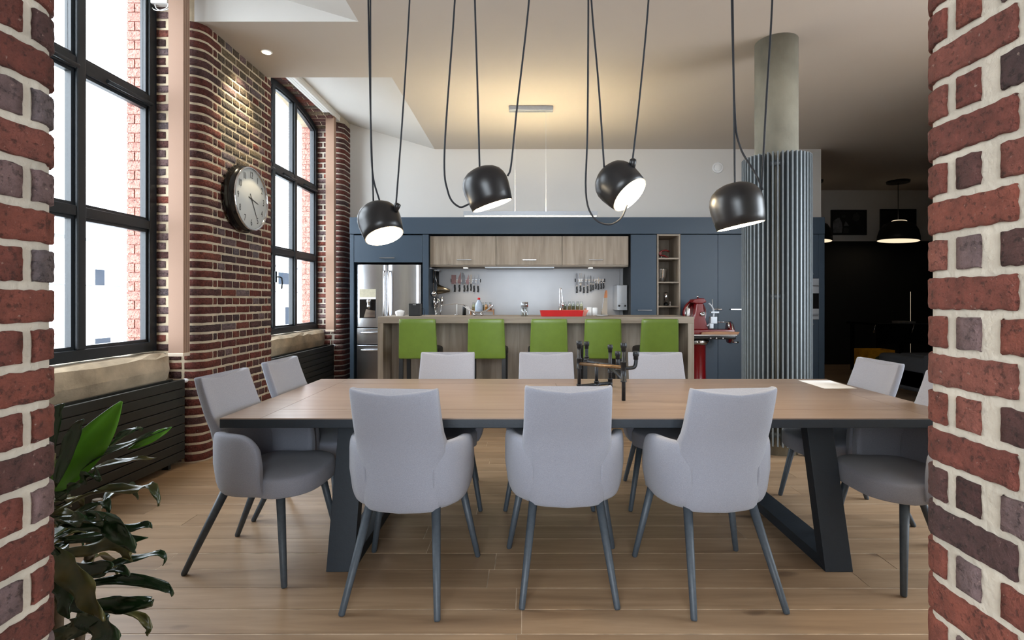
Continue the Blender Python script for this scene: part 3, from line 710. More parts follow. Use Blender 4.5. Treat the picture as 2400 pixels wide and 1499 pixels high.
pipe(bez([z_(B_, 1.0), z_(B_, .94), z_(B_, .912), z_(B_, .90) + Vector((.012, -.02, 0)), z_(Fp, .90)], 24)); cup(z_(B_, 1.01)); fitting(z_(B_, .918), (0, 0, 1), .026)
pipe([z_(Fp, .88), z_(Fp, .965)]); cup(z_(Fp, .975)); fitting(z_(Fp, .895), (0, 0, 1), .03)
pipe([z_(E_, .872), z_(D_, .862)]); 
fx = z_(D_, .925); pipe(bez([fx, fx + Vector((.035, 0, 0)), fx + Vector((.058, 0, .006)), fx + Vector((.066, 0, .03)), fx + Vector((.066, 0, .06))], 20)); cup(fx + Vector((.066, 0, .075)))
# paper on the table
pa = MB().add([(1.83, 3.125, .7505), (2.03, 3.13, .7505), (2.05, 3.44, .7505), (1.84, 3.445, .7505), (1.83, 3.125, .7512), (2.03, 3.13, .7512), (2.05, 3.44, .7512), (1.84, 3.445, .7512)], [(3,2,1,0), (4,5,6,7), (0,1,5,4), (1,2,6,5), (2,3,7,6), (3,0,4,7)])
tag(pa.build('paper_sheet', M['paper']), 'white sheet of paper lying on the table corner', 'paper')
# ------------------------------------------------------------------ bar counter and stools
bar = thing('bar_counter', (.12, 5.85, 0), 'grey oak bar counter with thick top and side panels', 'counter')
BX0, BX1, BY0, BY1, BZ = -1.581, 1.82, 5.5, 6.2, 1.111
MB().box(BX0, BX1, BY0, BY1, BZ - .07, BZ).build('worktop', M['greyoak_h'], bar, bevel=.003)
MB().box(BX0, BX0 + .06, BY0, BY1, 0, BZ - .07).build('side_panel', M['greyoak_v'], bar, bevel=.002)
MB().box(BX1 - .068, BX1, BY0, BY1, 0, BZ - .07).build('side_panel', M['greyoak_v'], bar, bevel=.002)
xs = [BX0 + .06 + (BX1 - BX0 - .128) * i / 5 for i in range(6)]
for a, b in zip(xs, xs[1:]): MB().box(a + .001, b - .001, 5.85, 5.87, 0, BZ - .07).build('front_panel', M['greyoak_v'], bar)
MB().box(BX0 + .06, BX1 - .068, 5.87, BY1 - .01, 0.0, BZ - .07).build('carcass', M['greyoak_v'], bar)
def make_stool():
    root = thing('bar_stool', (0, 0, 0)); SE = sel(40, .22); rings = []
    zs = [.69, .694, .705, .76, .85, .95, 1.05, 1.085, 1.094, 1.098]
    for i, z in enumerate(zs):
        k = {0: .72, 1: .9, 8: .9, 9: .7}.get(i, 1); kw = {0: .94, 1: .985, 8: .985, 9: .95}.get(i, 1)
        w = .197 - .015 * (z - .69) / .41; yb = -.20 - .05 * (z - .69) / .41
        rings.append([Vector((w * kw * X, yb + .035 * k * Yv - .008 * (1 - X * X) * (Yv < 0), z)) for X, Yv in SE])
    MB().loft(rings).build('backrest', M['green'], root)
    rings = []
    for z, i_ in ((.705, .015), (.715, .002), (.76, 0), (.782, .008), (.792, .035), (.796, .1)):
        rings.append([Vector(((.205 - i_) * X, .03 + (.215 - i_) * Yv, z)) for X, Yv in SE])
    MB().loft(rings).build('seat', M['black_wood'], root)
    for x in (-1, 1):
        MB().loft([[Vector((x * (.175 + .004 * (1 - f)) + dx * .02, yv + dy * .02, z)) for dx, dy in ((-1, -1), (1, -1), (1, 1), (-1, 1))] for f, z, yv in ((0, 0, -.235), (1, .72, -.19))], True, False).build('leg', M['black_wood'], root)
        MB().loft([[Vector((x * .175 + dx * .02, yv + dy * .02, z)) for dx, dy in ((-1, -1), (1, -1), (1, 1), (-1, 1))] for f, z, yv in ((0, 0, .225), (1, .72, .20))], True, False).build('leg', M['black_wood'], root)
        MB().box(x * .175 - .01, x * .175 + .01, -.21, .21, .24, .27).build('stretcher', M['black_wood'], root)
    MB().box(-.17, .17, .20, .225, .28, .31).build('footrest', M['black_wood'], root)
    return root
st = make_stool(); first = True
for px, rz, lb in ((977.5, 2, 'green leather bar stool in front of the fridge, end of the row'), (1141, -1, 'green leather bar stool second from the fridge'), (1285.5, 1, 'green leather bar stool in the middle of the row, below the red tray'),
                   (1413.5, -1, 'green leather bar stool beyond the pipe sculpture'), (1547.5, -2, 'green leather bar stool at the slicer end of the bar')):
    o = st if first else dup(st); first = False
    o.location = ((px - CX) / F * 5.24, 5.47, 0); o.rotation_euler = (0, 0, math.radians(rz)); tag(o, lb, 'stool', 'green bar stools along the bar')
# ------------------------------------------------------------------ kitchen
KY = 6.95
def kx(px): return (px - CX) / F * KY
def kz(py): return H - (py - CY) / F * KY
def bar_handle(px0, px1, py, parent, y=None, vert=False):
    y = (y or KY) ; a, b = kx(px0), kx(px1); z = kz(py); mb = MB()
    mb.box(a, b, y - .034, y - .024, z - .006, z + .006)
    for x in (a + .02, b - .02): mb.box(x - .004, x + .004, y - .026, y, z - .004, z + .004)
    return mb.build('handle', M['steel'], parent)
tag(MB().box(kx(820), kx(1932), KY - .012, 7.495, kz(548), kz(509)).build('cabinet_fascia', M['slate'], bevel=.002), 'slate blue panel running along the top of the kitchen cabinets', 'fascia')
# fridge housing
hs = thing('fridge_housing', (kx(910), 7.2, 0), 'slate blue tall cabinet framing the steel fridge', 'cabinet')
MB().box(kx(820), kx(829), KY, 7.495, 0, kz(549)).build('side_panel', M['slate'], hs, bevel=.001)
MB().box(kx(990.5), kx(1004.5), KY, 7.495, 0, kz(549)).build('side_panel', M['slate'], hs, bevel=.001)
MB().box(kx(829), kx(990.5), 7.0, 7.495, kz(614), kz(549)).build('body', M['gap'], hs)
d = MB().box(kx(830), kx(989.8), KY, KY + .02, kz(614.5), kz(551)).build('door', M['slate'], hs, bevel=.001); bar_handle(890, 926, 604.5, d)
# fridge
fg = thing('refrigerator', (kx(909), 7.2, 0), 'stainless steel french door fridge with water dispenser', 'refrigerator')
fx0, fx1, FY = kx(833), kx(986), KY + .03
MB().box(fx0, fx1, FY + .07, 7.48, .02, kz(618)).build('body', M['black_plastic'], fg)
def fdoor(a, b, z0, z1, name):
    n = 12; rings = []
    for i in range(n + 1):
        x = a + (b - a) * i / n; u = 2 * i / n - 1; yy = FY - .012 * (1 - u * u)
        if i in (0, n): yy = FY + .012
        rings.append([Vector((x, yy, z0)), Vector((x, FY + .065, z0)), Vector((x, FY + .065, z1)), Vector((x, yy, z1))])
    return MB().loft(rings, True, False)
mid = kx(907)
dl = fdoor(fx0, mid - .004, kz(767), kz(619), 'door'); dl = dl.build('door', M['steel'], fg, bevel=.006)
dr = fdoor(mid + .004, fx1, kz(767), kz(619), 'door').build('door', M['steel'], fg, bevel=.006)
w1 = fdoor(fx0, fx1, kz(806.5), kz(769.5), 'drawer').build('drawer', M['steel'], fg, bevel=.005)
w2 = fdoor(fx0, fx1, .04, kz(809), 'drawer').build('drawer', M['steel'], fg, bevel=.005)
for px, pr in ((900.5, dl), (911.5, dr)):
    x = kx(px); z0, z1 = kz(742), kz(635)
    MB().tube(bez([(x, FY - .01, z0), (x, FY - .05, z0 + .03), (x, FY - .058, (z0 + z1) / 2), (x, FY - .05, z1 - .03), (x, FY - .01, z1)], 20), .011, 10).build('handle', M['chrome'], pr)
for z, pr in ((kz(779.5), w1), (kz(820), w2)):
    a, b = fx0 + .09, fx1 - .09
    MB().tube(bez([(a, FY - .01, z), (a + .02, FY - .05, z), ((a + b) / 2, FY - .055, z), (b - .02, FY - .05, z), (b, FY - .01, z)], 20), .011, 10).build('handle', M['chrome'], pr)
a, b = kx(841.5), kx(880)
mb = MB(); mb.box(a, b, FY - .018, FY + .01, kz(696), kz(677)); mb.build('display', mat('display', srgb(196, 190, 168), .3, .2, var=(30, .1)), dl)
MB().box(a, b, FY - .022, FY + .01, kz(700.5), kz(696)).build('trim', M['white'], dl)
mb = MB(); z0, z1 = kz(745), kz(701)
mb.box(a, a + .012, FY - .016, FY + .01, z0, z1); mb.box(b - .006, b, FY - .016, FY + .01, z0, z1); mb.box(a, b, FY - .016, FY + .01, z0, z0 + .01)
mb.build('dispenser_surround', M['black_gloss'], dl)
MB().box(a + .012, b - .006, FY - .013, FY + .005, z0 + .01, z1).build('dispenser_recess', M['black_gloss'], dl)
MB().prism([(a + .06, z0 + .01), (b - .008, z0 + .01), (b - .008, z0 + .10), (a + .09, z0 + .12)], FY - .0155, FY - .012, 'y').build('dispenser_tray', M['chrome'], dl)
MB().lathe([(.024, 0), (.026, .03), (.022, .07), (.03, .09), (.03, .12)], 18, Matrix.Translation(((a + b) / 2 + .02, FY - .03, z1 - .125))).build('dispenser_nozzle', M['chrome'], dl)
# wall cabinets over the worktop
WY = 7.0
for i, (p0, p1, hp, nm) in enumerate(((1006, 1161.5, (1070, 1104), 'grey oak wall cabinet nearest the fridge'), (1162, 1318, (1225, 1257), 'grey oak wall cabinet between two others over the worktop'), (1318.5, 1475, (1381, 1414), 'grey oak wall cabinet nearest the open shelves'))):
    wc = thing('wall_cabinet', (kx((p0 + p1) / 2), 7.2, kz(624)), nm, 'cabinet', 'grey oak wall cabinets')
    MB().box(kx(p0), kx(p1), WY + .02, 7.47, kz(623.5), kz(552)).build('body', M['greyoak_h'], wc)
    d = MB().box(kx(p0) + .002, kx(p1) - .002, WY, WY + .02, kz(619.5), kz(552)).build('door', M['greyoak_v'], wc, bevel=.001)
    mb = MB(); aa, bb = kx(hp[0]), kx(hp[1]); z = kz(608); mb.box(aa, bb, WY - .03, WY - .022, z - .005, z + .005)
    for x in (aa + .02, bb - .02): mb.box(x - .004, x + .004, WY - .024, WY, z - .004, z + .004)
    mb.build('handle', M['steel'], d)
tag(MB().box(kx(1135), kx(1300), WY + .06, 7.4, kz(626.5), kz(623.6)).build('extractor_hood', M['brushed']), 'flat steel extractor hood built in under the wall cabinets', 'hood')
for px, lb in ((1088, 'small recessed spotlight under the wall cabinet nearest the fridge'), (1388, 'small recessed spotlight under the wall cabinet nearest the shelves')):
    x = kx(px); zt = kz(623.6)
    sl = thing('cabinet_spotlight', (x, 7.12, zt - .014), lb, 'spotlight', 'cabinet spotlights')
    MB().lathe([(.042, zt - .012), (.045, zt - .001)], 20, Matrix.Translation((x, 7.12, 0))).build('ring', M['steel'], sl)
    MB().lathe([(.032, zt - .014), (.032, zt - .0125)], 20, Matrix.Translation((x, 7.12, 0))).build('bulb', M['spot_glow'], sl)
    ld = bpy.data.lights.new('cabinet_light', 'SPOT'); ld.energy = 14; ld.color = (1, .86, .66); ld.spot_size = 2.2; ld.spot_blend = .8; ld.shadow_soft_size = .03
    lo = bpy.data.objects.new('cabinet_light', ld); lo.location = (0, 0, -.012); COL.objects.link(lo); lo.parent = sl
sp = thing('splashback', (.07, 7.48, .92), 'pale brushed metal splashback behind the worktop', 'splashback')
for a, b in ((kx(1006), 1.385), (1.392, kx(1477))): MB().box(a, b, 7.478, 7.495, .92, 2.1).build('panel', M['splash'], sp)
kbx0, kbx1 = kx(1005), kx(1477)
tag(MB().box(kbx0, kbx1, 6.93, 7.477, .88, .92).build('kitchen_worktop', M['brushed'], bevel=.002), 'pale metal worktop below the splashback', 'worktop')
for i in range(3):
    a = kbx0 + (kbx1 - kbx0) * i / 3; b = kbx0 + (kbx1 - kbx0) * (i + 1) / 3
    bc = thing('base_cabinet', ((a + b) / 2, 7.2, 0), 'slate blue base cabinet under the worktop, %s' % ('nearest the fridge', 'between two others', 'nearest the open shelves')[i], 'cabinet', 'base cabinets')
    MB().box(a, b, 6.98, 7.477, .1, .88).build('body', M['slate'], bc); MB().box(a, b, 7.03, 7.45, 0, .1).build('plinth', M['gap'], bc)
    dd = MB().box(a + .002, b - .002, KY + .01, KY + .03, .105, .875).build('door', M['slate'], bc, bevel=.001); mb = MB(); mb.box((a + b) / 2 - .1, (a + b) / 2 + .1, KY - .02, KY - .012, .82, .83); 
    for x in (-.08, .08): mb.box((a + b) / 2 + x - .004, (a + b) / 2 + x + .004, KY - .014, KY + .01, .821, .829)
    mb.build('handle', M['steel'], dd)
# tall slate cabinets
def tall(p0, p1, splits, label, handles, name='tall_cabinet'):
    t = thing(name, (kx((p0 + p1) / 2), 7.2, 0), label, 'cabinet')
    MB().box(kx(p0), kx(p1), KY + .02, 7.495, 0, kz(549)).build('body', M['gap'], t)
    for (a, b), h in zip(splits, handles):
        d = MB().box(kx(a) + .002, kx(b) - .002, KY, KY + .02, .08, kz(549.5)).build('door', M['slate'], t, bevel=.001)
        if h: bar_handle(h[0], h[1], h[2], d)
    return t
tall(1478.5, 1539, [(1478.5, 1539)], 'narrow slate blue tall cabinet between worktop and open shelves', [(1494, 1527, 726.5)])
tall(1595, 1771, [(1595, 1682.5), (1682.8, 1771)], 'wide slate blue tall cabinet with two doors behind the slicer', [None, (1711, 1745, 724.5)])
tall(1771.5, 1888, [(1771.5, 1829), (1829.5, 1888)], 'slate blue tall cabinet behind the concrete column', [None, None])
# oven tower
ot = thing('oven_tower', (kx(1905), 7.2, 0), 'slate blue tall cabinet with built in oven at the kitchen end', 'cabinet')
MB().box(kx(1889), kx(1919), KY + .02, 7.495, 0, kz(549)).build('body', M['gap'], ot)
MB().box(kx(1919), kx(1932), KY - .005, 7.495, 0, kz(548.6)).build('side_panel', M['slate'], ot, bevel=.001)
d = MB().box(kx(1889), kx(1918.5), KY, KY + .02, kz(651), kz(549)).build('door', M['slate'], ot); bar_handle(1890, 1903, 642, d)
d = MB().box(kx(1889), kx(1918.5), KY, KY + .02, .08, kz(749)).build('door', M['slate'], ot); bar_handle(1890, 1903, 759, d)
ov = MB().box(kx(1889), kx(1918.5), KY - .008, KY + .3, kz(748), kz(652.5)).build('oven', M['brushed'], ot)
for z0, z1, mm in ((669, 670.5, 'gap'), (687, 723, 'black_gloss'), (735, 736, 'gap')):
    MB().box(kx(1889), kx(1918), KY - .012, KY - .006, kz(z1), kz(z0)).build('oven_glass' if mm != 'gap' else 'seam', M[mm], ov)
for py in (669, 739): bar_handle(1899, 1914, py, ov, KY - .008)
# open shelf unit
sh = thing('shelf_unit', (kx(1567), 7.2, 0), 'narrow open grey oak shelf unit between the slate blue doors', 'shelf')
SX0, SX1 = kx(1540), kx(1594.5)
MB().box(SX0, SX0 + .02, KY - .004, 7.45, 0, kz(548.3)).build('side_panel', M['greyoak_v'], sh); MB().box(SX1 - .02, SX1, KY - .004, 7.45, 0, kz(548.3)).build('side_panel', M['greyoak_v'], sh)
MB().box(SX0 + .02, SX1 - .02, 7.43, 7.45, 0, kz(548.3)).build('back_panel', M['greyoak_v'], sh)
shelf_z = {}
for py in (550.5, 605.5, 661.5, 718, 774, 830, 880):
    z = kz(py); shelf_z[py] = z + .01; MB().box(SX0 + .02, SX1 - .02, KY - .002, 7.43, z - .01, z + .01).build('shelf', M['greyoak_h'], sh)
def on(v, z): return Vector((v[0], v[1], z))
# red citrus press on the top shelf
z = shelf_z[605.5]; x = kx(1562); cp = thing('citrus_press', (x, 7.15, z), 'red hand press lying on the top open shelf', 'kitchen tool')
MB().tube(bez([(x - .045, 7.14, z + .085), (x - .01, 7.14, z + .11), (x + .05, 7.14, z + .118), (x + .09, 7.14, z + .10)], 16), [.016] * 5 + [.012] * 8 + [.01] * 3 if False else .012, 10).build('upper_handle', M['red'], cp)
MB().tube(bez([(x - .045, 7.14, z + .085), (x - .03, 7.14, z + .05), (x + .02, 7.14, z + .045), (x + .05, 7.14, z + .028), (x + .085, 7.14, z + .012)], 16), .012, 10).build('lower_handle', M['red'], cp)
MB().lathe([(.02, 0), (.02, .05)], 14, Matrix.Translation((x - .04, 7.115, z + .075)) @ rotto((0, 1, 0))).build('pivot', M['red'], cp)
MB().tube([(x - .02, 7.14, z), (x - .02, 7.14, z + .05)], .006, 8).build('pin', M['chrome'], cp)
MB().lathe([(.03, 0), (.034, .012), (.0, .02)], 16, Matrix.Translation((x - .07, 7.14, z))).build('foot', M['red'], cp)
# steel bowl
z = shelf_z[661.5]; x = kx(1559)
bw = MB().lathe([(.05, 0), (.058, .02), (.073, .1), (.083, .175), (.086, .183), (.083, .181), (.077, .14), (.055, .025), (.0, .02)], 32, Matrix.Translation((x, 7.16, z)))
tag(bw.build('mixing_bowl', M['chrome']), 'polished steel mixing bowl on the middle open shelf', 'bowl')
z = shelf_z[718]
for px, lb in ((1548, 'steel pepper mill standing against the shelf side'), (1568.5, 'steel pepper mill beside the small stopper')):
    x = kx(px); t = thing('pepper_mill', (x, 7.12, z), lb, 'mill', 'steel mills on the shelf')
    MB().lathe([(.03, 0), (.03, .03), (.024, .034), (.024, .04)], 20, Matrix.Translation((x, 7.12, z))).build('base', M['black_gloss'], t)
    MB().lathe([(.026, .04), (.027, .18), (.02, .185), (0, .187)], 20, Matrix.Translation((x, 7.12, z))).build('body', M['chrome'], t)
x = kx(1578); tag(MB().lathe([(.016, 0), (.018, .012), (.006, .02), (.004, .05), (.006, .055), (0, .06)], 14, Matrix.Translation((x, 7.1, z))).build('bottle_stopper', M['chrome']), 'small chrome stopper beside the pepper mills', 'stopper')
# wall box with knobs
wx0, wx1 = kx(1452), kx(1476); wb = thing('warming_box', ((wx0 + wx1) / 2, 7.3, kz(727)), 'brushed steel box with two black knobs on the worktop wall', 'appliance')
MB().box(wx0, wx1, 7.12, 7.47, kz(727), kz(667)).build('body', M['brushed'], wb, bevel=.003)
MB().box(wx0 + .006, wx1 - .006, 7.112, 7.122, kz(712), kz(669)).build('door', M['brushed'], wb, bevel=.002)
for px in (1456.5, 1470.5): MB().lathe([(.014, 0), (.012, .025), (.0, .026)], 16, Matrix.Translation((kx(px), 7.12, kz(716.5))) @ rotto((0, -1, 0))).build('knob', M['black_plastic'], wb)
# ------------------------------------------------------------------ knives on magnetic racks
def sx(px): return (px - CX) / F * 7.45
def sz(py): return H - (py - CY) / F * 7.45
for p0, p1, py, lb in ((1056.5, 1126.5, 657.5, 'magnetic knife rack nearest the fridge'), (1347.5, 1418.5, 656.5, 'magnetic knife rack nearest the open shelves')):
    kr = thing('knife_rack', ((sx(p0) + sx(p1)) / 2, 7.465, sz(py) - .02), lb, 'rack', 'magnetic knife racks')
    for dz in (-.017, .017): MB().box(sx(p0), sx(p1), 7.462, 7.478, sz(py) + dz - .004, sz(py) + dz + .004).build('rail', M['steel'], kr)
    MB().box(sx(p0) + .01, sx(p1) - .01, 7.468, 7.478, sz(py) - .012, sz(py) + .012).build('magnet_strip', M['chrome'], kr)
    for x in (sx(p0) + .006, sx(p1) - .006): MB().box(x - .008, x + .008, 7.458, 7.478, sz(py) - .024, sz(py) + .024).build('end_cap', M['black_plastic'], kr)
def knife(kind, px, top, bol, bot, w, lb, m='blade', grp='knives on the rack by the fridge', hs_=1):
    x = sx(px); zt, zbm, zb = sz(top), sz(bol), sz(bot); w = w / F * 7.45; y0, y1 = 7.456, 7.4585
    t = thing('kitchen_knife' if kind != 'fork' else 'carving_fork', (x, 7.456, zb), lb, 'knife' if kind != 'fork' else 'fork', grp)
    if kind == 'cleaver': poly = [(x - w * .75, zbm), (x + w * .25, zbm), (x + w * .25, zt), (x - w * .75, zt)]
    elif kind == 'santoku': poly = [(x - w * .8, zbm), (x + w * .2, zbm), (x + w * .2, zt - .09), (x + w * .1, zt - .05), (x - w * .25, zt - .012), (x - w * .55, zt), (x - w * .8, zt - .01)]
    elif kind == 'round': poly = [(x - w * .6, zbm), (x + w * .4, zbm), (x + w * .4, zt - .02), (x + w * .2, zt - .004), (x - w * .1, zt), (x - w * .5, zt - .02)]
    else: poly = [(x - w * .62, zbm + .012), (x + w * .38, zbm), (x + w * .38, zt - .05), (x + w * .36, zt), (x + w * .1, zt - .035), (x - w * .35, zt - .09), (x - w * .6, zt - .15 if zt - zbm > .18 else (zt + zbm) / 2)]
    if kind == 'fork':
        mb = MB()
        for dx in (-w * .4, w * .4): mb.box(x + dx - .003, x + dx + .003, y0, y1 + .002, zbm + .02, zt)
        mb.box(x - w * .5, x + w * .5, y0, y1 + .002, zbm, zbm + .03); mb.build('tines', M['chrome'], t)
    else: MB().prism(poly, y0, y1, 'y').build('blade', M[m], t)
    MB().box(x - .010 * hs_, x + .010 * hs_, 7.450, 7.464, zbm - .016, zbm + .006).build('bolster', M['chrome'], t)
    pts = [(x, 7.457, zbm - .012), (x - .003, 7.457, zbm - .04), (x + .002, 7.457, (zbm + zb) / 2 - .01), (x - .001, 7.457, zb + .02), (x - .004, 7.457, zb)]
    MB().tube(bez(pts, 16), [.011 * hs_, .0115 * hs_] + [.0125 * hs_] * 11 + [.0145 * hs_] * 3 + [.008 * hs_], 10).build('handle', M['black_plastic'], t)
g1 = 'knives on the rack by the fridge'; g2 = 'knives on the rack by the shelves'
knife('cleaver', 1066, 644, 665, 684, 11, 'broad rectangular cleaver on the rack by the fridge', 'blade_rosy', g1, 1.1)
knife('chef', 1077, 636, 665, 683, 8, 'long chef knife beside the cleaver', 'blade_rosy', g1)
knife('santoku', 1088.5, 638, 666, 683, 8, 'wide round tipped knife third from the cleaver end', 'blade', g1)
knife('chef', 1096, 642, 666, 682.5, 7, 'short pointed rosy knife in the middle of the fridge side rack', 'blade_rosy', g1)
knife('round', 1104, 642, 663, 681, 5.5, 'pale blunt tipped knife on the rack by the fridge', 'chrome', g1, .9)
knife('chef', 1111, 643, 667, 684, 5.5, 'slim pointed knife next to last on the fridge side rack', 'blade', g1)
knife('chef', 1120.5, 640, 668, 684.5, 5, 'long slender knife at the far end of the fridge side rack', 'blade', g1)
knife('round', 1352.5, 639, 669, 686, 5, 'long bread knife at the start of the shelf side rack', 'blade', g2)
knife('fork', 1361, 640, 667, 683, 5, 'two pronged carving fork on the shelf side rack', 'chrome', g2)
knife('chef', 1369, 640, 670, 686, 6, 'big dark bladed knife beside the carving fork', 'blade', g2)
knife('chef', 1377.5, 643, 668, 686, 3.4, 'boning knife with narrow curved blade', 'blade', g2)
knife('round', 1385, 645, 664.5, 682.5, 3.2, 'narrow straight knife in the middle of the shelf side rack', 'blade', g2)
knife('chef', 1390.5, 646, 665, 680, 3.4, 'slim dark knife in the middle of the shelf side rack', 'blade', g2, .9)
knife('chef', 1397, 648, 661.5, 677, 2.8, 'small paring knife with straight edge on the shelf side rack', 'chrome', g2, .85)
knife('round', 1403, 649, 662.5, 678.5, 2.6, 'small blunt paring knife on the shelf side rack', 'chrome', g2, .85)
knife('chef', 1409.5, 650, 661.5, 677, 3.2, 'small dark paring knife next to last on the shelf side rack', 'blade', g2, .85)
knife('chef', 1415, 651, 661, 676, 3, 'small hooked paring knife at the end of the shelf side rack', 'blade', g2, .85)
# ------------------------------------------------------------------ hanging tools beside the fridge
ux = kx(1004.5)
ur = thing('utensil_rail', (ux + .03, 7.22, 1.70), 'steel rail with hooks on the fridge housing side', 'rail')
MB().box(ux, ux + .03, 7.02, 7.42, 1.72, 1.735).build('bar', M['brushed'], ur); MB().box(ux + .03, ux + .10, 7.22, 7.40, 1.70, 1.715).build('bracket', M['brushed'], ur)
for i, (dx, yy, zb, lb) in enumerate(((.055, 7.02, 1.34, 'long black ladle hanging from the steel rail'), (.05, 7.32, 1.18, 'steel spatula hanging from the steel rail'), (.05, 7.42, 1.24, 'black skimmer hanging from the steel rail'))):
    t = thing('hanging_utensil', (ux + dx, yy, zb), lb, 'utensil', 'utensils on the rail')
    MB().tube([(ux + dx, yy, 1.70), (ux + dx, yy, zb + .06)], .006, 8).build('shaft', M['chrome'], t)
    MB().tube([(ux + dx, yy, 1.70), (ux + dx, yy, 1.52)], .012, 8).build('grip', M['black_plastic'], t)
    MB().lathe([(.03, 0), (.045, .03), (.04, .06), (.012, .08)], 14, Matrix.Translation((ux + dx, yy, zb))).build('head', M['chrome'], t)
cs_ = thing('cone_strainer', (ux + .1, 7.25, kz(694)), 'dark steel cone strainer jutting from the hanging tools', 'strainer')
MB().lathe([(.075, 0), (.07, .012), (.018, .17), (.0, .175)], 28, Matrix.Translation((ux + .085, 7.2, kz(677))) @ rotto((1, -.1, -.12))).build('cone', mat('dark_steel', srgb(92, 84, 72), .3, .9, var=(40, .1)), cs_)
MB().tube([(ux + .08, 7.2, kz(670)), (ux + .05, 7.21, 1.6), (ux + .045, 7.21, 1.70)], .007, 8).build('handle', M['chrome'], cs_)
cr = thing('utensil_crock', (kx(1022), 7.1, .92), 'steel pot crammed with whisks and spoons', 'utensil pot')
x = kx(1022); MB().lathe([(.055, .92), (.06, 1.04), (.057, 1.04), (.052, .93)], 24, Matrix.Translation((x, 7.1, 0))).build('pot', M['chrome'], cr)
rq = random.Random(5)
for i in range(8):
    a = rq.uniform(0, 2 * PI); dx, dy = math.cos(a) * rq.uniform(.03, .08), math.sin(a) * .05; zt = rq.uniform(1.2, 1.32)
    MB().tube([(x + dx * .3, 7.1 + dy * .3, .94), (x + dx, 7.1 + dy, zt)], .004, 6).build('utensil', M['chrome'], cr)
    if i % 2 == 0:
        c0 = Vector((x + dx, 7.1 + dy, zt)); MB().lathe([(.004, -.1), (.02, -.06), (.024, -.02), (.012, .02), (0, .03)], 10, Matrix.Translation(c0)).build('whisk_head', M['chrome'], cr)
# spice jars on wooden racks
def jar(px, ytop, ybot, w, y, fill, lb, grp):
    xx = (px - CX) / F * y; z0 = H - (ybot - CY) / F * y; z1 = H - (ytop - CY) / F * y; hh = z1 - z0; r = w / F * y / 2
    t = thing('spice_jar', (xx, y, z0), lb, 'jar', grp); mx = Matrix.Translation((xx, y, z0))
    MB().lathe([(r * .9, .0015), (r * .92, hh * .5), (r * .62, hh * .72), (0, hh * .73)], 16, mx).build('contents', M[fill], t)
    MB().lathe([(r, 0), (r, hh * .58), (r * .7, hh * .8), (r * .7, hh * .9)], 16, mx).build('glass', M['clear'], t)
    MB().lathe([(r * .78, hh * .9), (r * .8, hh), (0, hh * 1.01)], 16, mx).build('lid', M['clear'], t)
def rack(p0, p1, py, y, lb):
    a, b = (p0 - CX) / F * y, (p1 - CX) / F * y; z = H - (py - CY) / F * y
    t = thing('spice_rack', ((a + b) / 2, y, .92), lb, 'rack'); MB().box(a, b, y - .05, y + .05, z - .014, z).build('shelf', M['tan'], t)
    for x in (a, b): MB().box(x - .006, x + .006, y - .05, y + .05, .92, z + .02).build('side', M['tan'], t)
rack(1104, 1157, 727, 7.28, 'pale wooden spice rack behind the wire basket'); rack(1318, 1372, 725.5, 7.28, 'pale wooden spice rack behind the red tray')
for px, f, lb in ((1110, 'spice_a', 'glass jar of pale spice'), (1121, 'spice_d', 'glass jar of green herbs behind the bottle'), (1131, 'spice_d', 'glass jar of dark green herbs'), (1139.5, 'spice_b', 'glass jar of yellow spice'), (1149, 'spice_c', 'glass jar of reddish spice')):
    jar(px, 708, 727, 7.6, 7.28, f, lb + ' by the wire basket', 'spice jars behind the wire basket')
for i, (px, f) in enumerate(((1324, 'spice_d'), (1334.5, 'spice_e'), (1343.5, 'spice_d'), (1353.5, 'spice_e'), (1362.5, 'spice_a'))):
    jar(px, 706, 725.5, 8.2, 7.28, f, 'jar of dried herbs in the rack behind the red tray, ' + ('nearest the tap', 'second from the tap', 'middle of the row', 'second from the white cups', 'nearest the white cups')[i], 'herb jars behind the red tray')
# ------------------------------------------------------------------ things on the bar
def bx(px, y): return (px - CX) / F * y
def bz(py, y): return H - (py - CY) / F * y
y = 5.85
x = bx(938, y); mb = MB(); rq = random.Random(9); rings = []
for z, r in ((0, .05), (.02, .056), (.045, .058), (.06, .04)):
    rings.append([Vector((x + (r + rq.uniform(-.006, .006)) * math.cos(2 * PI * k / 9), y + .7 * (r + rq.uniform(-.006, .006)) * math.sin(2 * PI * k / 9), BZ + z + (rq.uniform(-.006, .012) if z else 0))) for k in range(9)])
tag(mb.loft(rings, True, False).build('crumpled_tissue', M['paper']), 'white crumpled tissue on the bar end by the fridge', 'tissue')
y = 5.78; s_ = thing('small_speaker', (bx(971, y), y, BZ), 'small black box speaker on the bar end', 'speaker')
MB().box(bx(957.5, y), bx(984, y), y, y + .12, BZ, bz(711, y)).build('body', M['black_plastic'], s_, bevel=.006)
MB().box(bx(959.5, y), bx(982.5, y), y - .005, y + .004, BZ + .01, bz(713, y) - .008).build('grille', M['black_wood'], s_)
MB().box(bx(968, y), bx(975, y), y - .008, y - .002, bz(713.6, y) - .004, bz(713.2, y)).build('badge', M['white'], s_)
MB().tube(bez([(bx(984, y), y + .1, bz(724, y)), (bx(988, y), y + .1, bz(722, y)), (bx(991, y), y + .1, bz(732, y)), (bx(990, y), y + .1, BZ + .004)], 14), .003, 6).build('cable', M['black_plastic'], s_)
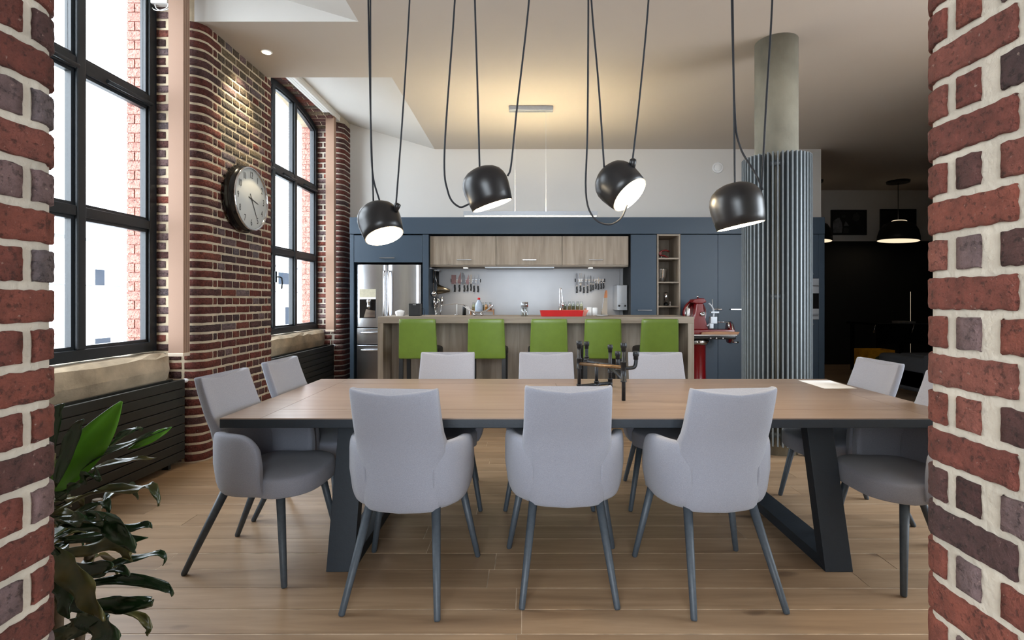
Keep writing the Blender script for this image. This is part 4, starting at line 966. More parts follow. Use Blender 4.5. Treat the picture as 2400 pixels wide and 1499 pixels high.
# wire fruit basket with bottle
y = 5.9; cxk = bx(1121.5, y); bk = thing('wire_basket', (cxk, y, BZ), 'curved chrome wire basket on the bar', 'basket')
for j in range(7):
    yy = y - .12 + .04 * j; dz = .012 * abs(j - 3) / 3
    pts = [(cxk - .165, yy, BZ + .105 + dz), (cxk - .09, yy, BZ + .052 + dz), (cxk, yy, BZ + .032 + dz), (cxk + .09, yy, BZ + .052 + dz), (cxk + .165, yy, BZ + .105 + dz)]
    MB().tube(bez(pts, 20), .004, 6).build('wire', M['chrome'], bk)
for sgn in (-1, 1):
    MB().tube([(cxk + sgn * .165, y - .125, BZ + .118), (cxk + sgn * .165, y, BZ + .106), (cxk + sgn * .165, y + .125, BZ + .118)], .006, 8).build('rim', M['chrome'], bk)
    for yy in (y - .08, y + .08): MB().lathe([(.002, 0), (.012, .006), (.014, .018), (.008, .04)], 12, Matrix.Translation((cxk + sgn * .04, yy, BZ))).build('foot', M['chrome'], bk)
x = bx(1122.5, y); bt = thing('plastic_bottle', (x, y, BZ + .04), 'clear plastic bottle with red cap in the wire basket', 'bottle')
MB().lathe([(.04, 0), (.046, .02), (.046, .06), (.042, .085), (.032, .11), (.016, .135), (.014, .145)], 20, Matrix.Translation((x, y, BZ + .04))).build('body', mat('clear_plastic', srgb(176, 190, 208), .25, var=(40, .1)), bt)
MB().lathe([(.015, .143), (.016, .165), (0, .167)], 16, Matrix.Translation((x, y, BZ + .04))).build('cap', M['red_tray'], bt)
y = 6.1; ah = thing('arched_wire_stand', (bx(1070, y), y, BZ), 'thin arched steel wire stand beside the wire basket', 'stand')
MB().tube(bez([(bx(1034, y), y, bz(716, y)), (bx(1050, y), y, bz(713, y)), (bx(1072, y), y, bz(712, y)), (bx(1092, y), y, bz(715, y)), (bx(1100, y), y, bz(722, y)), (bx(1101, y), y, BZ)], 30), .004, 6).build('arch', M['chrome'], ah)
MB().tube([(bx(1071, y), y, bz(712, y)), (bx(1071, y), y, BZ)], .005, 8).build('post', M['white'], ah)
MB().lathe([(.03, 0), (.03, .006)], 18, Matrix.Translation((bx(1071, y), y, BZ))).build('foot', M['chrome'], ah)
y = 6.12; x = bx(1088, y); tag(MB().lathe([(.022, 0), (.022, .10), (.016, .12), (.014, .125), (0, .126)], 18, Matrix.Translation((x, y, BZ))).build('dark_bottle', M['black_plastic']), 'small black bottle behind the wire basket', 'bottle')
y = 5.62
for px, z1, lb in ((1226, 707.5, 'clear acrylic salt mill on the bar'), (1232.5, 707.5, 'clear acrylic pepper mill with steel top on the bar')):
    yy = y + (0 if px < 1230 else .05); x = bx(px, yy) ; t = thing('acrylic_mill', (x, yy, BZ), lb, 'mill', 'acrylic mills')
    hh = bz(z1, yy) - BZ; mx = Matrix.Translation((x, yy, BZ))
    MB().lathe([(.024, 0), (.024, hh * .62), (0, hh * .63)], 18, mx).build('body', M['clear'], t); MB().lathe([(.008, .002), (.008, hh * .6)], 8, mx).build('core', M['chrome'], t)
    MB().lathe([(.0245, hh * .63), (.0245, hh), (0, hh * 1.01)], 18, mx).build('top', M['alu' if px < 1230 else 'steel'], t)
# red tray, paper, cups, plate, grater
y = 5.6; rt_ = thing('serving_tray', (bx(1318, y), y + .15, BZ), 'bright red open serving tray on the bar', 'tray')
a, b = bx(1267, y), bx(1368, y); zt = bz(727.5, y)
mb = MB(); rings = [[Vector((x_, y_, z_2)) for x_, y_ in ((a + i, y + i), (b - i, y + i), (b - i, y + .3 - i), (a + i, y + .3 - i))] for i, z_2 in ((.012, BZ), (0, zt), (.012, zt), (.02, BZ + .008))]
mb.loft(rings, True, False).build('body', M['red_tray'], rt_)
tag(MB().add([(bx(1366, 5.62), 5.62, BZ + .004), (bx(1372, 5.62), 5.62, BZ + .002), (bx(1381, 5.7), 5.74, BZ + .07), (bx(1370, 5.7), 5.74, BZ + .072), (bx(1366, 5.62), 5.624, BZ + .003), (bx(1372, 5.62), 5.624, BZ + .001), (bx(1381, 5.7), 5.744, BZ + .069), (bx(1370, 5.7), 5.744, BZ + .071)], [(0,1,2,3), (7,6,5,4), (0,4,5,1), (1,5,6,2), (2,6,7,3), (3,7,4,0)]).build('pink_card', M['pink']), 'pink card leaning on the end of the red tray', 'card')
for px, pt_, w, yy, lb in ((1381, 719.5, 14, 5.98, 'white square cup on the bar'), (1394.5, 720.5, 12, 5.96, 'white round cup beside the square one')):
    x = bx(px, yy); r = w / F * yy / 2; hh = bz(pt_, yy) - BZ
    tag(MB().lathe([(r * .95, 0), (r, hh), (r * .9, hh), (r * .86, .01), (0, .008)], 24 if px > 1390 else 4, Matrix.Translation((x, yy, BZ)) @ Matrix.Rotation(PI / 4, 4, 'Z')).build('white_cup', M['white']), lb, 'cup', 'white cups')
x = bx(1409, 5.75); tag(MB().lathe([(.04, 0), (.075, .01), (.078, .014), (.04, .006), (0, .006)], 28, Matrix.Translation((x, 5.75, BZ))).build('small_plate', M['white']), 'small white plate on the bar under the tall grater', 'plate')
y = 5.95; x = bx(1416, y); gr = thing('tall_grater', (x, y, BZ), 'tall tapering steel grater with wooden handle on the bar', 'grater')
zt = bz(680, y); zm = bz(697.5, y)
MB().loft([[Vector((x + dx * w + off, y + dy * .02, z)) for dx, dy in ((-1, -1), (1, -1), (1, 1), (-1, 1))] for w, z, off in ((.036, BZ, -.003), (.018, zm, .016))], True, False).build('blade', M['chrome'], gr)
MB().loft([[Vector((x + dx * w + off, y + dy * .018, z)) for dx, dy in ((-1, -1), (1, -1), (1, 1), (-1, 1))] for w, z, off in ((.0175, zm, .016), (.012, zt - .02, .022), (.006, zt, .024))], True, False).build('handle', M['handle_wood'], gr)
# spring tap at the back of the bar
y = 6.08; x = bx(1313, y); tp = thing('kitchen_tap', (x, y, BZ), 'chrome kitchen tap with spring neck behind the red tray', 'tap')
MB().lathe([(.028, 0), (.028, .02), (.02, .025), (.02, .09)], 18, Matrix.Translation((x, y, BZ))).build('base', M['chrome'], tp)
zt = bz(676, y)
sp_ = []; n = 150
for i in range(n): a = i * .9; sp_.append((x - .004 + .013 * math.cos(a), y + .013 * math.sin(a), BZ + .09 + (zt - .02 - BZ - .09) * i / n))
MB().tube(sp_, .003, 5).build('spring', M['chrome'], tp)
MB().tube(bez([(x - .004, y, BZ + .08), (x - .004, y, zt - .03), (x + .002, y, zt), (x + .016, y, zt - .02), (x + .024, y - .01, bz(700, y)), (x + .03, y - .01, bz(712, y))], 24), .009, 10).build('hose', M['chrome'], tp)
MB().lathe([(.016, 0), (.018, .06), (.012, .07)], 14, Matrix.Translation((x + .03, y - .01, bz(722, y)))).build('spray_head', M['chrome'], tp)
# ------------------------------------------------------------------ meat slicer
SY = 6.6
def mx_(px): return (px - CX) / F * SY
def mz(py): return H - (py - CY) / F * SY
sl = thing('meat_slicer', (mx_(1634), SY, 0), 'deep red flywheel meat slicer on a red pedestal', 'slicer')
x = mx_(1634)
MB().lathe([(.27, 0), (.27, .03), (.16, .06), (.115, .12), (.105, .4), (.105, mz(806)), (.13, mz(804))], 32, Matrix.Translation((x, SY, 0))).build('pedestal', M['red'], sl)
MB().lathe([(.14, mz(806)), (.15, mz(801)), (.15, mz(796)), (.12, mz(793))], 28, Matrix.Translation((x, SY, 0))).build('collar', M['chrome'], sl)
MB().box(mx_(1606), mx_(1714), SY - .15, SY + .15, mz(793), mz(784.5)).build('underframe', M['black_gloss'], sl, bevel=.008)
for px in (1655, 1668, 1683): MB().lathe([(.014, 0), (.012, .02), (0, .024)], 12, Matrix.Translation((mx_(px), SY - .15, mz(790))) @ rotto((0, -1, 0))).build('bolt', M['chrome'], sl)
MB().box(mx_(1606), mx_(1715), SY - .17, SY + .17, mz(784.5), mz(781.5)).build('base_rim', M['chrome'], sl)
MB().box(mx_(1608), mx_(1712), SY - .15, SY + .16, mz(781.5), mz(770.5)).build('base', M['red'], sl, bevel=.01)
MB().prism([(mx_(1633), mz(781)), (mx_(1716), mz(781)), (mx_(1719), mz(775.5)), (mx_(1666), mz(774.5)), (mx_(1634), mz(776.5))], SY - .19, SY - .155, 'y').build('front_trim', M['tan'], sl)
tw = [(mx_(1612), mz(771)), (mx_(1655), mz(771)), (mx_(1649), mz(752)), (mx_(1645), mz(735)), (mx_(1642), mz(710)), (mx_(1627), mz(710)), (mx_(1624), mz(733)), (mx_(1618), mz(752))]
MB().prism(tw, SY - .10, SY + .03, 'y').build('tower', M['red'], sl, bevel=.012)
MB().prism([(mx_(1617), mz(708)), (mx_(1620), mz(701)), (mx_(1632), mz(698.5)), (mx_(1644), mz(699)), (mx_(1649), mz(707)), (mx_(1640), mz(711)), (mx_(1624), mz(711))], SY - .12, SY + .06, 'y').build('sharpener', M['red'], sl, bevel=.01)
MB().lathe([(.008, 0), (.008, .012), (.016, .018), (.014, .026), (0, .028)], 14, Matrix.Translation((mx_(1633.5), SY - .03, mz(698.5)))).build('sharpener_knob', M['chrome'], sl)
MB().lathe([(.028, 0), (.03, .02), (.02, .024), (.018, .024), (.016, .014), (0, .012)], 22, Matrix.Translation((mx_(1639.5), SY - .10, mz(735))) @ rotto((0, -1, 0))).build('hub', M['chrome'], sl)
bc = Matrix.Translation((mx_(1632), SY + .06, mz(735))) @ rotto((.45, -1, .0))
MB().lathe([(.172, 0), (.165, .012), (.02, .02), (0, .02)], 44, bc).build('blade', M['chrome'], sl)
MB().lathe([(.178, -.03), (.185, .01), (.178, .016), (.172, -.028)], 44, bc).build('blade_guard', M['red'], sl)
ca = []; 
for i in range(13): a = -1.0 + i * .155; ca.append((mx_(1632) + .185 * math.cos(a), SY - .08 - .03, mz(735) + .185 * math.sin(a)))
MB().tube(ca, .014, 8).build('meat_gauge_plate', M['alu'], sl)
MB().cbox((mx_(1667), SY - .11, mz(731)), (.10, .05, .02)).build('carriage_arm', M['alu'], sl)
MB().cbox((mx_(1664), SY - .11, mz(749)), (.085, .07, .09)).build('carriage', M['alu'], sl, bevel=.006)
MB().cbox((mx_(1659), SY - .11, mz(762)), (.05, .06, .07)).build('carriage_foot', M['alu'], sl, bevel=.006)
MB().tube([(mx_(1662.5), SY - .11, mz(735)), (mx_(1662.5), SY - .11, mz(700.5))], .007, 8).build('guide_rod', M['alu'], sl)
MB().tube(bez([(mx_(1664), SY - .12, mz(724)), (mx_(1672), SY - .12, mz(724)), (mx_(1678), SY - .12, mz(724)), (mx_(1684), SY - .12, mz(724))], 12), [.008] * 5 + [.012] * 8, 8).build('crank', M['chrome'], sl)
MB().tube([(mx_(1668), SY - .11, mz(753.5)), (mx_(1704), SY - .11, mz(753.5))], .007, 8).build('slide_bar', M['chrome'], sl)
MB().tube([(mx_(1700), SY - .11, mz(753.5)), (mx_(1700), SY - .11, mz(771))], .013, 10).build('slide_post', M['chrome'], sl)
fw_ = Matrix.Translation((mx_(1710), SY, mz(778.5))) @ rotto((1, -.16, 0))
MB().lathe([(0, -.02), (.135, -.028), (.142, -.005), (.142, .018), (.13, .03), (.03, .012), (0, .012)], 44, fw_).build('flywheel', M['red'], sl)
MB().lathe([(.143, -.002), (.149, .004), (.149, .016), (.143, .022)], 44, fw_).build('flywheel_rim', M['chrome'], sl)
MB().tube([(mx_(1716), SY - .01, mz(801.5)), (mx_(1729), SY - .02, mz(801.5))], [.010, .013], 10).build('flywheel_handle', M['chrome'], sl)
# ------------------------------------------------------------------ concrete column with ribbed radiator
CXc, CYc = 2.16, 4.40
co = MB().lathe([(.171, 0), (.171, 1.2), (.171, 2.4), (.171, ZC)], 64, Matrix.Translation((CXc, CYc, 0)), True).build('concrete_column', M['concrete']); tag(co, 'round raw concrete column rising to the ceiling', 'column')
cr = thing('column_radiator', (CXc, CYc, 0), 'ribbed grey steel radiator wrapped around the concrete column', 'radiator')
NF = 46
fm = MB().box(.197, .275, -.0062, .0062, .10, 2.50).mesh('fin'); fm.materials.append(M['fin'])
for k in range(NF):
    o = bpy.data.objects.new('fin', fm); COL.objects.link(o); o.parent = cr; o.rotation_euler = (0, 0, 2 * PI * (k + .5) / NF)
for z in (.16, 1.3, 2.40): MB().lathe([(.196, z), (.212, z), (.212, z + .04), (.196, z + .04)], 48, Matrix.Translation((CXc, CYc, 0)), False).build('collector_ring', M['fin'], cr)
for k in range(4):
    a = PI / 4 + k * PI / 2; MB().box(CXc + .235 * math.cos(a) - .015, CXc + .235 * math.cos(a) + .015, CYc + .235 * math.sin(a) - .015, CYc + .235 * math.sin(a) + .015, 0, .105).build('foot', M['fin'], cr)
# ------------------------------------------------------------------ wall clock
ckx, cky, ckz = XF, 4.60, 2.197
ck = thing('wall_clock', (ckx + .01, cky, ckz - .3), 'large round clock with glossy black rim on the brick pier', 'clock')
cm = Matrix.Translation((ckx + .008, cky, ckz)) @ rotto((1, 0, 0))
MB().lathe([(.28, 0), (.298, .01), (.302, .03), (.292, .042), (.296, .055), (.288, .072), (.276, .085), (.27, .092)], 64, cm).build('case', M['black_gloss'], ck)
MB().lathe([(.2705, .09), (.282, .094), (.284, .104), (.274, .11), (.266, .104), (.264, .094)], 64, cm, False).build('bezel', M['chrome'], ck)
MB().lathe([(.266, .0925), (.265, .0945), (0.001, .0948)], 64, cm).build('dial', M['clock_face'], ck)
fxk = ckx + .008 + .0955
def hand(deg, l, w, dx, tail=.05):
    a = math.radians(deg); d = Vector((0, math.sin(a), math.cos(a))); n = Vector((0, math.cos(a), -math.sin(a))); c = Vector((fxk + dx, cky, ckz))
    mb = MB(); P = [c - d * tail - n * w, c - d * tail + n * w, c + d * l * .75 + n * w * .8, c + d * l, c + d * l * .75 - n * w * .8]
    mb.add(P + [p + Vector((.0015, 0, 0)) for p in P], [(0,1,2,3,4), (9,8,7,6,5)] + [(i, (i + 1) % 5, 5 + (i + 1) % 5, 5 + i) for i in range(5)]); return mb.build('hand', M['ink'], ck)
hand(103, .13, .006, .001); hand(151, .20, .0045, .003)
MB().lathe([(.011, 0), (.009, .006), (0, .007)], 14, Matrix.Translation((fxk, cky, ckz)) @ rotto((1, 0, 0))).build('hub', M['ink'], ck)
dg = None
for n in range(1, 13):
    cu = bpy.data.curves.new('numeral', 'FONT'); cu.body = str(n); cu.size = .066; cu.align_x = 'CENTER'; cu.align_y = 'CENTER'; cu.extrude = .0005
    to = bpy.data.objects.new('numeral', cu); COL.objects.link(to); bpy.context.view_layer.update()
    me = bpy.data.meshes.new_from_object(to.evaluated_get(bpy.context.evaluated_depsgraph_get())); bpy.data.objects.remove(to)
    a = math.radians(30 * n); r = .212
    # text lies in xy: map x -> +Y, y -> +Z, z -> +X, narrow it a little
    me.transform(Matrix(((0, 0, 1, fxk + .0008), (.82, 0, 0, cky + r * math.sin(a)), (0, 1.25, 0, ckz + r * math.cos(a)), (0, 0, 0, 1))))
    me.transform(WM[ck.name].inverted()); me.materials.clear(); me.materials.append(M['ink'])
    o = bpy.data.objects.new('numeral', me); COL.objects.link(o); o.parent = ck
tag(MB().tube([(XF, 4.585, 2.56), (XF + .02, 4.585, 2.56), (XF + .024, 4.585, 2.575)], .005, 8).build('wall_hook', M['chrome']), 'small metal hook in the brickwork above the clock', 'hook')
# ------------------------------------------------------------------ radiators under the windows
for (ya, yb, lb) in ((2.12, 4.03, 'long dark slatted radiator under the window nearest the plant'), (5.28, 7.18, 'long dark slatted radiator under the window nearest the fridge')):
    r = thing('radiator', (-2.72, (ya + yb) / 2, 0), lb, 'radiator', 'dark slatted radiators')
    n = 9
    for k in range(n):
        z0 = .045 + .0695 * k; MB().box(-2.70, -2.675, ya, yb, z0 + .003, z0 + .0665).build('slat', M['radiator'], r, bevel=.003)
        if k % 2 == 0: MB().box(-2.79, -2.77, ya, yb, z0 + .003, z0 + .0665).build('slat', M['radiator'], r)
    for yy in (ya, yb - .04): MB().box(-2.77, -2.70, yy, yy + .04, .045, .66).build('header_tube', M['radiator'], r)
    for yy in (ya + .1, yb - .14): MB().box(-2.76, -2.71, yy, yy + .03, 0, .05).build('foot', M['radiator'], r)
    MB().lathe([(.012, 0), (.012, .02), (.018, .022), (.016, .05), (0, .052)], 12, Matrix.Translation((-2.69, yb - .01, .655)) @ rotto((.35, 1, 0))).build('valve', M['white'], r)
# ------------------------------------------------------------------ panel blinds stacked beside the windows
for (yf, lb) in ((3.90, 'pale fabric panel blind stacked beside the window nearest the plant'), (6.98, 'pale fabric panel blind stacked beside the window nearest the fridge')):
    b_ = thing('panel_blind', (-2.66, yf + .04, .86), lb, 'blind', 'panel blinds')
    for k in range(4): MB().box(-2.715, -2.602, yf + .02 * k, yf + .02 * k + .0155, .885, 3.80).build('panel', M['blind'], b_)
    MB().box(-2.718, -2.60, yf - .003, yf + .078, .86, .887).build('weight_bar', mat('weight_bar', srgb(214, 196, 176), .7, var=(40, .03)), b_, bevel=.003)
for (ya, yb, lb) in ((2.1, 4.06, 'white ceiling rail for the blind by the plant'), (5.09, 7.2, 'white ceiling rail for the blind by the fridge')):
    t = thing('blind_rail', (-2.64, (ya + yb) / 2, 3.80), lb, 'rail', 'blind rails')
    for k in range(3): MB().box(-2.70 + .035 * k, -2.67 + .035 * k, ya, yb, 3.80, 3.845).build('track', M['white'], t)
    MB().box(-2.705, -2.595, ya, yb, 3.845, 3.88).build('casing', M['white'], t)
vb_ = thing('blind_motor', (-2.86, 4.0, 3.6), 'white box with cable loops on the window side', 'motor box')
MB().box(-2.935, -2.78, 3.98, 4.045, 3.60, 3.72).build('body', M['white'], vb_, bevel=.006)
for dx in (0, .03): MB().tube(bez([(-2.92 + dx, 4.0, 3.61), (-2.91 + dx, 4.0, 3.57), (-2.86 + dx, 3.99, 3.545), (-2.80 + dx, 4.0, 3.57), (-2.78 + dx, 4.0, 3.61)], 16), .004, 6).build('cable', M['white'], vb_)
# ------------------------------------------------------------------ linear lamp over the bar
LY = 5.85
ll = thing('linear_lamp', (bx(1243, LY), LY, bz(507, LY)), 'slim grey linear lamp hanging over the bar', 'lamp')
a, b = bx(1087, LY), bx(1400, LY); z0, z1 = bz(506, LY), bz(495.5, LY)
MB().box(a, b, LY - .025, LY + .025, z0, z1 - .016).box(a, b, LY - .025, LY - .021, z1 - .016, z1).box(a, b, LY + .021, LY + .025, z1 - .016, z1).build('housing', M['alu'], ll)
MB().box(a + .012, b - .012, LY - .02, LY + .02, z0 - .004, z0 - .0005).build('diffuser', M['led'], ll)
MB().box(a + .05, b - .05, LY - .012, LY + .012, z1 - .0155, z1 - .0135).build('uplight', M['led_up'], ll)
for px in (1207, 1279.5): MB().tube([(bx(px, LY), LY, z1), (bx(px, LY), LY, ZC - .04)], .0016, 5).build('wire', M['white'], ll)
MB().box(bx(1193, LY), bx(1296, LY), LY - .04, LY + .04, ZC - .055, ZC - .001).build('canopy', M['alu'], ll, bevel=.006)
# vent on the wall, downlight in the beam
v = thing('wall_vent', (2.825, 7.49, 3.15), 'round white air vent on the wall above the cabinets', 'vent'); vmx = Matrix.Translation((2.825, 7.5, 3.228)) @ rotto((0, -1, 0))
MB().lathe([(.082, 0), (.08, .012), (.066, .018), (.06, .008)], 36, vmx).build('ring', M['white'], v); MB().lathe([(.054, .002), (.052, .026), (.045, .03), (0, .031)], 36, vmx).build('disc', M['white'], v)
dx_, dy_ = -2.30, 4.56
dl_ = thing('downlight', (dx_, dy_, ZC - .01), 'small recessed downlight in the ceiling beam by the clock pier', 'downlight')
MB().lathe([(.046, ZC - .006), (.05, ZC - .0005)], 28, Matrix.Translation((dx_, dy_, 0))).build('ring', M['white'], dl_); MB().lathe([(.034, ZC - .009), (.034, ZC - .0065)], 24, Matrix.Translation((dx_, dy_, 0))).build('bulb', M['spot_glow'], dl_)
ld = bpy.data.lights.new('downlight_beam', 'SPOT'); ld.energy = 85; ld.color = (1, .84, .58); ld.spot_size = 1.25; ld.spot_blend = .9; ld.shadow_soft_size = .03
lo = bpy.data.objects.new('downlight_beam', ld); COL.objects.link(lo); lo.parent = dl_; lo.location = (0, 0, -.005); lo.rotation_euler = (0, math.radians(20), 0)
# ------------------------------------------------------------------ plant
PX, PY = -1.37, 1.47
pl = thing('potted_dracaena', (PX, PY, 0), 'tall potted dracaena with long drooping green leaves', 'plant')
pot = MB().lathe([(.10, 0), (.12, .02), (.14, .19), (.15, .20), (.138, .20), (.125, .17), (0, .165)], 36, Matrix.Translation((PX, PY, 0))).build('pot', M['pot'], pl)
MB().lathe([(.124, .165), (.08, .178), (0, .18)], 24, Matrix.Translation((PX, PY, 0))).build('soil', M['soil'], pl)
canes = [((PX - .03, PY + .02), (PX - .03, PY, .80)), ((PX + .05, PY - .03), (PX + .07, PY - .04, .52)), ((PX - .07, PY - .04), (PX - .10, PY - .06, .98)), ((PX + .02, PY + .07), (PX + .06, PY + .10, .68))]
for (a, b), t in canes: MB().tube(bez([(a, b, .16), (a * .6 + t[0] * .4, b * .6 + t[1] * .4, t[2] * .6), t], 10), .013, 8).build('cane', M['cane'], pl)
def leaf(pts, w, m='leaf', nrm=None, wav=.0, fold=.25, seed=0):
    P = bez(pts, 18); n = len(P); rq = random.Random(seed); vs = []; fs = []
    ph = rq.uniform(0, 6)
    for i, p in enumerate(P):
        t = (P[min(i + 1, n - 1)] - P[max(i - 1, 0)]).normalized(); f = i / (n - 1)
        N0 = Vector(nrm).normalized(); s_ = t.cross(N0).normalized(); up = s_.cross(t).normalized()
        ww = w * .68 * (math.sin(PI * min(1, f * .94 + .05)) ** .85 * (1.05 - .25 * f) + .015)
        wv = 2.2 * wav * w * math.sin(f * 17 + ph); wv2 = 2.2 * wav * w * math.sin(f * 15 + ph + 2)
        vs += [p - s_ * ww / 2 + up * (fold * ww / 2 + wv), p - s_ * ww / 4 + up * (fold * ww * .12), p, p + s_ * ww / 4 + up * (fold * ww * .12), p + s_ * ww / 2 + up * (fold * ww / 2 + wv2)]
    for i in range(n - 1):
        for j in range(4): a = i * 5 + j; fs.append((a, a + 1, a + 6, a + 5))
    mb = MB(); mb.add(vs, fs, True); o = mb.build('leaf', M[m], pl, fix=False)
    s = o.modifiers.new('solid', 'SOLIDIFY'); s.thickness = .0012
    return o
def LW(lst, dy0=0.0, dy1=0.0):
    n = len(lst); return [W(a, b, PY - .03 + dy0 + (dy1 - dy0) * i / (n - 1)) for i, (a, b) in enumerate(lst)]
CAMN = (0.35, -1, .25); UPN = (0, -.45, 1)
leaf(LW([(128, 1150), (180, 1080), (235, 1010), (285, 940)], -.02, .03), .135, 'leaf_bright', (.6, -1, .1), 0, .3, 1)
leaf(LW([(128, 1140), (158, 1060), (180, 1005), (196, 982)], -.06, -.1), .055, 'leaf', CAMN, .02, .3, 2)
leaf(LW([(110, 1130), (120, 1030), (135, 965), (150, 945)], 0, -.02), .05, 'leaf', CAMN, .03, .3, 3)
leaf(LW([(150, 1130), (240, 1068), (330, 1030), (403, 998)], .0, .05), .042, 'leaf', UPN, .04, .5, 4)
leaf(LW([(300, 1052), (345, 1032), (380, 1012), (402, 1001)], .03, .05), .036, 'leaf_bright', CAMN, .05, .1, 5)
leaf(LW([(150, 1110), (225, 1070), (280, 1030), (316, 1003), (330, 1012)], .04, .1), .04, 'leaf', UPN, .1, .5, 6)
leaf(LW([(140, 1130), (250, 1088), (320, 1076), (368, 1072)], .02, .0), .034, 'leaf_olive', UPN, .05, .3, 7)
leaf(LW([(130, 1170), (190, 1130), (215, 1114), (236, 1118)], -.05, -.08), .05, 'leaf', UPN, .15, .4, 8)
leaf(LW([(120, 1200), (220, 1155), (310, 1146), (350, 1140), (368, 1162), (373, 1185)], .0, -.02), .040, 'leaf_olive', UPN, .12, .4, 9)
leaf(LW([(120, 1225), (200, 1195), (240, 1178), (252, 1186), (256, 1205)], -.04, -.05), .038, 'leaf', UPN, .08, .4, 10)
leaf(LW([(120, 1215), (190, 1222), (250, 1225), (295, 1265), (318, 1295)], -.08, -.14), .075, 'leaf', (.2, -.9, .6), .08, .3, 11)
leaf(LW([(130, 1225), (180, 1220), (225, 1222), (252, 1218)], -.1, -.16), .045, 'leaf', UPN, .15, .4, 12)
leaf(LW([(140, 1265), (230, 1250), (300, 1238), (345, 1230), (357, 1238)], .0, .02), .040, 'leaf', (.1, -.7, .7), .06, .3, 13)
leaf(LW([(150, 1270), (240, 1258), (300, 1262), (346, 1260)], .04, .07), .048, 'leaf', CAMN, .05, .2, 14)
leaf(LW([(130, 1300), (200, 1290), (270, 1272), (300, 1300), (305, 1312)], -.03, -.08), .055, 'leaf_olive', (.2, -1, .5), .12, .3, 15)
leaf(LW([(150, 1350), (230, 1335), (300, 1312), (360, 1298), (385, 1304), (382, 1325)], .02, .02), .034, 'leaf', UPN, .08, .35, 16)
leaf(LW([(150, 1375), (210, 1350), (260, 1336), (295, 1340), (303, 1352)], .0, -.03), .036, 'leaf', UPN, .15, .4, 17)
leaf(LW([(140, 1390), (230, 1362), (310, 1358), (375, 1370), (398, 1382), (402, 1398)], .0, -.02), .044, 'leaf', (.1, -.8, .6), .12, .2, 18)
leaf(LW([(130, 1400), (200, 1420), (260, 1418), (310, 1412), (350, 1412), (360, 1404)], -.04, -.08), .066, 'leaf', CAMN, .08, .15, 19)
leaf(LW([(140, 1425), (250, 1420), (320, 1440), (345, 1462), (350, 1478), (344, 1490)], .0, -.01), .032, 'leaf_olive', UPN, .1, .3, 20)
leaf(LW([(120, 1280), (160, 1335), (205, 1395), (240, 1455)], -.14, -.22), .085, 'leaf_olive', (.3, -1, .25), .06, .2, 21)
leaf(LW([(110, 1270), (130, 1330), (150, 1400), (160, 1450)], -.14, -.2), .075, 'leaf', (.3, -1, .2), .05, .2, 22)
leaf(LW([(120, 1500), (160, 1480), (200, 1462), (250, 1440)], -.06, -.12), .075, 'leaf', (.1, -.9, .5), .08, .2, 23)
leaf(LW([(180, 1440), (225, 1462), (255, 1490), (272, 1530)], -.1, -.18), .09, 'leaf', (.3, -1, .3), .06, .15, 24)
leaf(LW([(130, 1320), (200, 1335), (250, 1325), (262, 1332)], -.1, -.12), .055, 'leaf', CAMN, .05, .2, 25)
leaf(LW([(130, 1460), (190, 1400), (205, 1370)], .02, .02), .03, 'leaf_olive', CAMN, .0, .2, 26)
rq = random.Random(21)
for i in range(34):
    t = rq.choice(canes)[1]; a = rq.uniform(0, 2 * PI); l = rq.uniform(.14, .27); el = rq.uniform(-.3, .9)
    z0 = t[2] - rq.uniform(0, .12); p0 = Vector((t[0], t[1], z0)); d = Vector((math.cos(a), math.sin(a), 0))
    if d.x > .25: d.x *= -.6
    if p0.x + d.x * l > PX + .1: l *= .6
    P = [p0, p0 + d * l * .4 + Vector((0, 0, l * .35 * el)), p0 + d * l * .8 + Vector((0, 0, l * .3 * el - .02)), p0 + d * l + Vector((0, 0, l * .1 * el - .07))]
    leaf(P, rq.uniform(.04, .06), rq.choice(['leaf', 'leaf', 'leaf_olive']), (0, -.2, 1), .06, .3, 40 + i)
# ------------------------------------------------------------------ the dark living area
FYw = 10.28
def dw(px, y): return (px - CX) / F * y
for p0, p1, q0, q1, lb in ((1947.5, 2031, 491.5, 550.5, 'black framed black and white photo of two people at a table'), (2063, 2147, 490, 562, 'black framed dark photo behind the pendant lamp')):
    a, b = dw(p0, FYw), dw(p1, FYw); z0, z1 = H - (q1 - CY) / F * FYw, H - (q0 - CY) / F * FYw; y1 = 10.30
    f = thing('framed_photo', ((a + b) / 2, y1, z0), lb, 'picture', 'framed photos')
    w = .035
    for (x0, x1, c0, c1) in ((a, b, z0, z0 + w), (a, b, z1 - w, z1), (a, a + w, z0 + w, z1 - w), (b - w, b, z0 + w, z1 - w)): MB().box(x0, x1, y1 - .03, y1 - .001, c0, c1).build('frame_bar', M['black_plastic'], f)
    MB().box(a + w, b - w, y1 - .014, y1 - .002, z0 + w, z1 - w).build('print', M['print'], f)
    if p0 < 2000:
        ww_, hh = b - a, z1 - z0
        def shp(pts, m, dy): MB().prism([(a + ww_ * u, z0 + hh * v_) for u, v_ in pts], y1 - .0145 - dy, y1 - .0141, 'y').build('print_shape', M[m], f)
        shp([(.05, .09), (.31, .09), (.33, .3), (.31, .5), (.24, .70), (.15, .64), (.07, .55)], 'print_light', 0)
        shp([(.31, .68), (.40, .70), (.42, .78), (.38, .82), (.31, .76)], 'print_mid', 0)
        shp([(.36, .36), (.42, .56), (.52, .36)], 'print_light', .0002)
        shp([(.61, .62), (.64, .84), (.74, .90), (.82, .74), (.80, .62), (.72, .54)], 'print_mid', 0)
        shp([(.35, .08), (.36, .26), (.44, .30), (.51, .24), (.5, .09)], 'print_mid', .0002)
